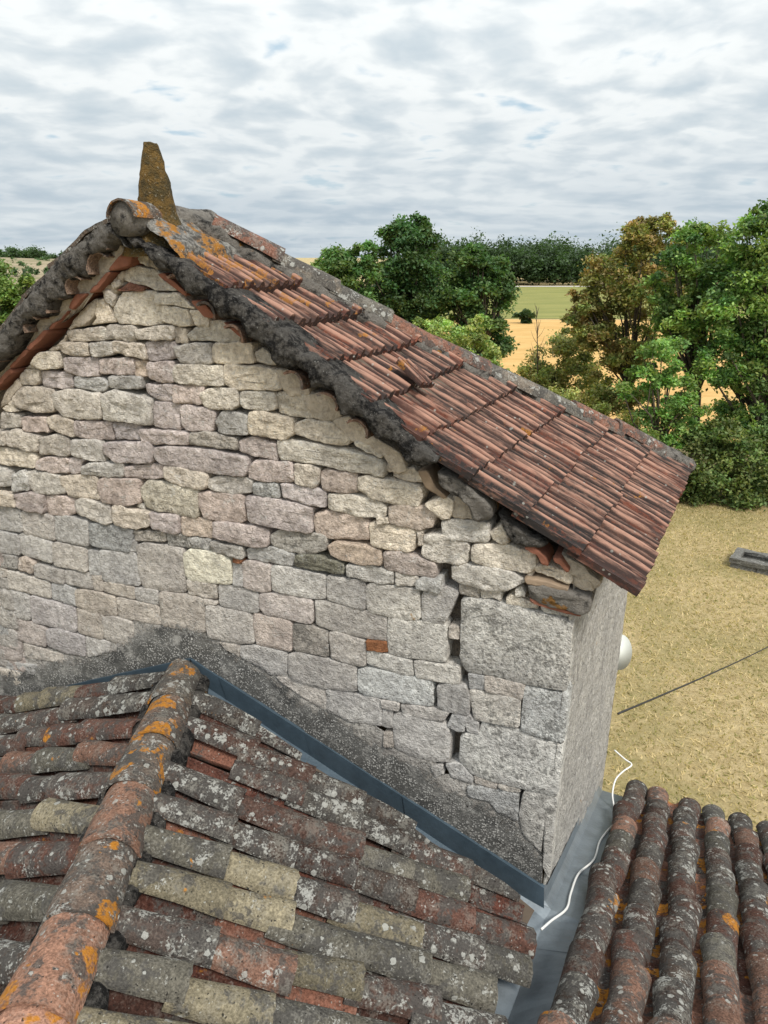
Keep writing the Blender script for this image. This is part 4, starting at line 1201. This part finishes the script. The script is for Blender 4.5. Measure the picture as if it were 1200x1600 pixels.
V, Fc = tube(spline(pts, 6), .0075, 6); tag(mesh_obj('electric_cable', V, Fc, M_WHITE, None, True), 'thin white cable snaking along the metal valley gutter', 'cable')
wa = from_uv(u_c, wp(895, 1140).z, 0) + SD * (DEPTH * .98); wa = at(966, 1115, side_far.y - .05); wb = at(1215, 1003, 13.5)
wpts = []
for i in range(25):
    t = i / 24; p = wa.lerp(wb, t); p.z -= .12 * 4 * t * (1 - t) * .3; wpts.append(p)
wpts += [wb + (wb - wa) * .8 + UP * .4]
V, Fc = tube(wpts, .011, 6); tag(mesh_obj('overhead_wire', V, Fc, M_WIRE, None, True), 'black overhead wire running from the stone building across the lawn', 'wire')
def dish():
    c = at(962, 1018, side_far.y + .10); e = empty('satellite_dish', tuple(c), 'pale round dish half hidden behind the side of the stone building', 'dish')
    ax = Vector((.35, -.55, .25)).normalized(); x = ax.cross(UP).normalized(); y = x.cross(ax); rings = []
    for r_, d in ((.16, .0), (.155, .010), (.125, .024), (.08, .04), (.04, .048), (.004, .05)):
        rings.append([c + (x * math.cos(a) + y * math.sin(a)) * r_ - ax * (.062 - d) * -.8 for a in [2 * math.pi * k / 28 for k in range(28)]])
    V, Fc = loft(rings); mesh_obj('reflector', V, Fc, M_DISH, e, True)
    V, Fc = tube([c - ax * .02, c - ax * .12 - E1 * .10], .018, 8); mesh_obj('bracket', V, Fc, M_GUT, e, True)
dish()

# ------------------------------------------------------------------ stone trough on the lawn
def trough():
    c = at(1205, 892, 17.6); c.z = 0
    e = empty('stone_trough', (c.x, c.y, 0), 'low weathered grey stone basin sitting in the dry grass under the trees', 'trough')
    r = random.Random(2); a = Vector((.80, -.60, 0)); b_ = Vector((.60, .80, 0)); o = Vector((c.x, c.y, 0)); L, Wd, H = 1.9, 1.0, .26
    def blk(u0, u1, v0, v1, z0, z1, name, col):
        bm = bmesh.new(); P = [o + a * u + b_ * v + UP * z for z in (z0, z1) for u, v in ((u0, v0), (u1, v0), (u1, v1), (u0, v1))]
        vs = [bm.verts.new(p) for p in P]
        for f in ((3, 2, 1, 0), (4, 5, 6, 7), (0, 1, 5, 4), (1, 2, 6, 5), (2, 3, 7, 6), (3, 0, 4, 7)): bm.faces.new([vs[i] for i in f])
        bmesh.ops.subdivide_edges(bm, edges=bm.edges[:], cuts=3, use_grid_fill=True)
        for v in bm.verts: v.co += nv(v.co, 4) * .03 + nv(v.co, 13) * .012
        me = bpy.data.meshes.new(name); bm.to_mesh(me); bm.free(); me.materials.append(M_STONE); ob = bpy.data.objects.new(name, me); ob.color = col; link(ob, e)
    t = .16
    for u0, u1, v0, v1 in ((-L / 2, -L / 6, -Wd / 2, -Wd / 2 + t), (-L / 6 + .02, L / 5, -Wd / 2, -Wd / 2 + t), (L / 5 + .02, L / 2, -Wd / 2, -Wd / 2 + t), (-L / 2, 0, Wd / 2 - t, Wd / 2), (.02, L / 2, Wd / 2 - t, Wd / 2), (-L / 2, -L / 2 + t, -Wd / 2 + t, Wd / 2 - t), (L / 2 - t, L / 2, -Wd / 2 + t, Wd / 2 - t)):
        blk(u0, u1, v0, v1, -.02, H * .55, 'stone', (.22, .215, .20, .1)); blk(u0 - .03, u1 + .02, v0 - .03, v1 + .03, H * .57, H + r.uniform(-.03, .03), 'rim_stone', (.24, .235, .22, .1))
    blk(-L / 2 + t, L / 2 - t, -Wd / 2 + t, Wd / 2 - t, -.02, .07, 'basin_floor', (.10, .10, .095, .1))
trough()

# ------------------------------------------------------------------ trees
def leaf_mesh(name, C_, size, nrng, tint, up=.35):
    n = len(C_); nrm_ = nrng.normal(size=(n, 3)); nrm_[:, 2] = np.abs(nrm_[:, 2]) + up; nrm_ /= np.linalg.norm(nrm_, axis=1)[:, None]
    t = nrng.normal(size=(n, 3)); t -= nrm_ * (t * nrm_).sum(1)[:, None]; t /= np.linalg.norm(t, axis=1)[:, None]; bt = np.cross(nrm_, t)
    s = size * nrng.uniform(.6, 1.35, n)[:, None]
    V = np.empty((n, 4, 3)); V[:, 0] = C_ - t * s * .5; V[:, 1] = C_ + bt * s * .26 + nrm_ * s * .06; V[:, 2] = C_ + t * s * .5; V[:, 3] = C_ - bt * s * .26 + nrm_ * s * .06
    me = bpy.data.meshes.new(name); me.vertices.add(4 * n); me.vertices.foreach_set('co', V.reshape(-1))
    me.loops.add(4 * n); me.loops.foreach_set('vertex_index', np.arange(4 * n)); me.polygons.add(n)
    me.polygons.foreach_set('loop_start', np.arange(n) * 4); me.polygons.foreach_set('loop_total', np.full(n, 4)); me.update(calc_edges=True)
    ca = me.color_attributes.new('tint', 'FLOAT_COLOR', 'POINT'); colr = np.ones((n, 4, 4)); colr[:, :, :3] = tint[:, None, :]
    ca.data.foreach_set('color', colr.reshape(-1)); me.materials.append(M_LEAF); me.validate(); return me
def crown_points(lobes, D, nrng, clumps, per, spread, dep=1.0):
    """lobes are given as picture ellipses at forward distance D; returns leaf points, clump ids and clump centres"""
    sc = D / (F_PX * CT); pts, ids, cen = [], [], []
    for (px, py, rx, ry, *dz) in lobes:
        c = np.array(at(px, py, D + (dz[0] if dz else 0))); R = np.array([rx * sc, rx * sc * dep, ry * sc])
        k = max(4, int(clumps * (rx * ry) ** .5 / 60))
        for _ in range(k):
            d = nrng.normal(size=3); d /= np.linalg.norm(d); rr = nrng.uniform(.25, 1.0) ** .45
            cc = c + d * R * rr; r_ = spread * R.mean() * nrng.uniform(.7, 1.3)
            q = nrng.normal(size=(per, 3)) * np.array([r_, r_, r_ * .62]) * .55 + cc
            q[:, 2] -= .35 * ((q[:, 0] - cc[0]) ** 2 + (q[:, 1] - cc[1]) ** 2) / max(r_, .01) * .5
            cen.append(cc); ids.append(np.full(per, len(cen) - 1)); pts.append(q)
    return np.concatenate(pts), np.concatenate(ids), np.array(cen)
GROUPS = {'tree': 'trees around the lawn and fields', 'shrub': 'bushes between the lawn and the fields'}
def tree(name, label, cat, lobes, D, base_px, col, seed, clumps=34, per=150, leaf=.16, spread=.30, trunk=.16, group=None, dep=1.0, col2=None, ground=True, limbs=26):
    nrng = np.random.default_rng(seed); b0 = at(base_px, 700, D); b0 = Vector((b0.x, D, 0))
    e = empty(name, tuple(b0), label, cat, group or GROUPS[cat])
    P, ids, cen = crown_points(lobes, D, nrng, clumps, per, spread, dep)
    keep = P[:, 2] > .05; P, ids = P[keep], ids[keep]
    base = np.array(col); t = nrng.uniform(.6, 1.5, (len(P), 1)) * nrng.uniform(.7, 1.45, len(cen))[ids][:, None]
    tint = base[None] * t
    if col2 is not None:
        pick = nrng.random(len(cen))[ids][:, None] * .7 + nrng.random((len(P), 1)) * .3
        tint = np.where(pick > .55, np.array(col2)[None] * t, tint)
    tint[:, 0] *= nrng.uniform(.85, 1.25, len(P)) * nrng.uniform(.85, 1.15, len(cen))[ids]
    me = leaf_mesh('crown', P, leaf, nrng, tint); o = bpy.data.objects.new('crown', me); link(o, e)
    if trunk:
        parts = []; r = random.Random(seed); top = Vector(cen[:, :].mean(0)); lo = cen[:, 2].min()
        fork = Vector((b0.x * .7 + top.x * .3, b0.y, max(.6, min(lo + .8, top.z * .45))))
        parts.append(tube([b0 - UP * .2, b0.lerp(fork, .5) + Vector((r.uniform(-.15, .15), 0, 0)), fork], [trunk * 1.25, trunk, trunk * .8], 8))
        sel = r.sample(range(len(cen)), min(limbs, len(cen)))
        for k in sel:
            c = Vector(cen[k]); m1 = fork.lerp(c, .45) + Vector((r.uniform(-.3, .3), r.uniform(-.3, .3), r.uniform(0, .4)))
            parts.append(tube([fork, m1, c], [trunk * .45, trunk * .26, trunk * .06], 5))
        V, Fc = merge(parts); mesh_obj('trunk', V, Fc, M_BARK, e, True)
    return e
GD = (.055, .108, .040); GM = (.085, .155, .05); GL = (.26, .33, .11); GB = (.20, .31, .09)
tree('leafy_tree', 'tall dark green tree, the highest of the clump beyond the roof', 'tree', [(636, 392, 46, 46), (640, 366, 34, 24), (612, 440, 46, 44), (655, 470, 40, 56), (600, 500, 55, 46), (650, 540, 50, 46)], 46, 640, GD, 1, 46, 230, .24, .27, .3)
tree('leafy_tree', 'rounded green tree left of the tallest one, rising from behind the ridge', 'tree', [(540, 425, 42, 34), (512, 415, 26, 22), (566, 405, 28, 22), (530, 465, 50, 38)], 42, 535, GM, 2, 46, 220, .22, .27, .25)
tree('leafy_tree', 'dark green tree right of the tallest one, beside the wheat field', 'tree', [(744, 425, 40, 36), (735, 398, 20, 18), (764, 470, 40, 46), (718, 480, 40, 44), (755, 530, 36, 42), (705, 455, 24, 26), (780, 440, 20, 24)], 44, 745, GD, 3, 46, 230, .23, .27, .28, None, 1.0, GM)
tree('feathery_shrub', 'light yellow green feathery shrub just above the hip tiles', 'shrub', [(690, 530, 42, 36), (735, 545, 40, 40), (665, 510, 22, 20), (745, 515, 22, 22), (770, 575, 24, 24)], 33, 710, GL, 4, 40, 190, .15, .26, .10)
tree('leafy_tree', 'brownish green tree with thin see-through crown beside the wheat field', 'tree', [(985, 378, 36, 30), (1030, 362, 38, 24), (950, 435, 42, 40), (920, 500, 34, 34), (1010, 450, 55, 45), (930, 520, 30, 35), (985, 540, 45, 40), (915, 470, 22, 22), (960, 610, 40, 35)], 30, 985, (.21, .225, .075), 5, 50, 190, .15, .25, .12, None, 1.0, (.235, .195, .078), limbs=40)
tree('leafy_tree', 'tall bright green tree at the right edge with hanging leaf sprays', 'tree', [(1170, 400, 50, 60), (1200, 370, 50, 45), (1150, 480, 60, 50), (1200, 540, 60, 70), (1130, 560, 50, 45), (1180, 640, 60, 40), (1260, 450, 80, 120), (1280, 620, 80, 120)], 25, 1190, GB, 6, 40, 200, .15, .24, .22, None, 1.0, GM, limbs=50)
tree('leafy_tree', 'green tree with pale sunlit top left of the one at the right edge', 'tree', [(1090, 390, 42, 42), (1060, 440, 38, 36), (1110, 440, 40, 40), (1080, 500, 48, 42), (1050, 500, 30, 30)], 27, 1090, GB, 7, 40, 190, .15, .25, .18, None, 1.0, GM, limbs=40)
tree('young_tree', 'small vivid green leafy tree in front of the thin brownish one', 'tree', [(1030, 560, 40, 34), (1000, 600, 34, 30), (1050, 620, 40, 38), (1020, 680, 42, 40), (1075, 660, 32, 40)], 24, 1030, (.18, .29, .085), 8, 38, 170, .13, .25, .12)
tree('hedge_shrub', 'olive green bush at the edge of the wheat field above the hip', 'shrub', [(865, 565, 46, 40), (895, 540, 32, 28), (838, 598, 34, 30), (900, 600, 46, 40), (860, 620, 46, 30)], 34, 868, (.22, .245, .085), 9, 40, 190, .15, .27, .10)
tree('hedge_shrub', 'low yellowish shrub right above the lower hip tiles', 'shrub', [(870, 632, 38, 30), (912, 645, 40, 34), (952, 662, 40, 36), (990, 690, 36, 36)], 29, 915, (.30, .32, .115), 10, 36, 150, .12, .27, .07)
tree('bramble_thicket', 'dark green thicket under the trees at the back of the lawn', 'shrub', [(1090, 720, 50, 50), (1130, 760, 55, 42), (1070, 780, 40, 30), (1180, 720, 50, 50), (1190, 775, 50, 32), (1240, 740, 60, 60), (1040, 740, 40, 40), (1120, 690, 40, 36)], 23.5, 1130, (.115, .165, .055), 11, 42, 190, .14, .26, .06)
tree('field_bush', 'small round dark bush standing alone in the stubble', 'shrub', [(819, 497, 12, 9)], 92, 819, (.05, .09, .035), 12, 60, 200, .5, .4, .05)
tree('leafy_tree', 'leafy green tree showing at the left behind the mossy verge', 'tree', [(8, 455, 40, 36), (-40, 465, 60, 60), (38, 446, 22, 18), (15, 500, 40, 40)], 27, -10, (.13, .205, .055), 13, 44, 220, .14, .26, .16)
def sapling():
    D = 33; b0 = at(842, 620, D); top = at(838, 478, D); r = random.Random(4); parts = [tube([b0 - UP * .8, b0.lerp(top, .5), top], [.035, .025, .008], 6)]
    for k in range(26):
        t = r.uniform(.25, .97); p = b0.lerp(top, t); L = (1 - t) * 1.1 + .25; d = Vector((r.uniform(-1, 1), r.uniform(-1, 1), 1.3)).normalized()
        m = p + d * L * .5; parts.append(tube([p, m, m + (d + UP * .5).normalized() * L * .5], [.012, .009, .004], 4))
    V, Fc = merge(parts); tag(mesh_obj('bare_sapling', V, Fc, M_BARK, None, True), 'leafless thin sapling standing against the wheat field', 'sapling')
sapling()
def woodland():
    nrng = np.random.default_rng(77); P = []; T = []; parts = []
    def stand(x0, x1, y0, y1, n, h0, h1, zb, leafs):
        for _ in range(n):
            x = nrng.uniform(x0, x1); y = nrng.uniform(y0, y1); h = nrng.uniform(h0, h1); z = zb(x, y); rr = h * nrng.uniform(.26, .40)
            for c in range(7):
                d = nrng.normal(size=3); d /= np.linalg.norm(d); cc = np.array([x, y, z + h * .55]) + d * np.array([rr, rr, h * .40]) * nrng.uniform(.4, 1)
                q = cc + nrng.normal(size=(leafs, 3)) * np.array([rr * .36, rr * .36, rr * .3]); P.append(q)
                T.append(np.array([.05, .085, .036])[None] * nrng.uniform(.6, 1.4) * nrng.uniform(.7, 1.3, (leafs, 1)))
    flat = lambda x, y: 0.0
    hz = lambda x, y: 5.0
    stand(10, 190, 215, 226, 150, 7, 10.5, flat, 120); stand(15, 210, 228, 262, 150, 11, 14.5, flat, 110)
    P_, T_ = np.concatenate(P), np.concatenate(T); me = leaf_mesh('woodland', P_, .95, nrng, T_); o = bpy.data.objects.new('woodland', me); link(o)
    kind(o, 'stuff'); tag(o, 'dark green wood on the rise beyond the fields', 'wood'); P.clear(); T.clear()
    stand(-330, -110, 372, 410, 240, 4.5, 7.5, hz, 46)
    me = leaf_mesh('hedgerow', np.concatenate(P), 1.1, nrng, np.concatenate(T) * 1.15); o = bpy.data.objects.new('hedgerow', me); link(o)
    kind(o, 'stuff'); tag(o, 'line of far trees along the dry hillside at left', 'wood'); P.clear(); T.clear()
    stand(-300, -90, 190, 350, 330, 1.6, 3.8, lambda x, y: 6.5 * max(0, min(1, (y - 180) / 200)) ** 1.6 - .3, 26)
    me = leaf_mesh('hill_scrub', np.concatenate(P), .8, nrng, np.concatenate(T) * 1.6); o = bpy.data.objects.new('hill_scrub', me); link(o)
    kind(o, 'stuff'); tag(o, 'scattered scrub bushes on the dry hillside at left', 'scrub')
woodland()
def lawn_grass():
    nrng = np.random.default_rng(5); n = 70000
    x = nrng.uniform(2.5, 15, n); y = nrng.uniform(6, 24, n); ok = (x < y * .62 + 1) & (x > y * .22); x, y = x[ok], y[ok]; n = len(x)
    h = nrng.uniform(.02, .07, n); a = nrng.uniform(0, 6.283, n); w = nrng.uniform(.008, .02, n); lx, ly = nrng.normal(size=n) * .05, nrng.normal(size=n) * .05
    V = np.zeros((n, 3, 3)); V[:, 0] = np.c_[x - np.cos(a) * w, y - np.sin(a) * w, np.zeros(n)]; V[:, 1] = np.c_[x + np.cos(a) * w, y + np.sin(a) * w, np.zeros(n)]; V[:, 2] = np.c_[x + lx, y + ly, h]
    me = bpy.data.meshes.new('lawn_grass'); me.vertices.add(3 * n); me.vertices.foreach_set('co', V.reshape(-1)); me.loops.add(3 * n); me.loops.foreach_set('vertex_index', np.arange(3 * n))
    me.polygons.add(n); me.polygons.foreach_set('loop_start', np.arange(n) * 3); me.polygons.foreach_set('loop_total', np.full(n, 3)); me.update(calc_edges=True)
    base = np.where(nrng.random((n, 1)) > .25, np.array([[.53, .42, .235]]), np.array([[.28, .255, .10]])) * nrng.uniform(.7, 1.25, (n, 1))
    ca = me.color_attributes.new('tint', 'FLOAT_COLOR', 'POINT'); c = np.ones((n, 3, 4)); c[:, :, :3] = base[:, None]; ca.data.foreach_set('color', c.reshape(-1)); me.materials.append(M_LEAF)
    o = bpy.data.objects.new('lawn_grass', me); link(o); kind(o, 'stuff'); tag(o, 'short sun-dried grass of the lawn', 'grass')
lawn_grass()
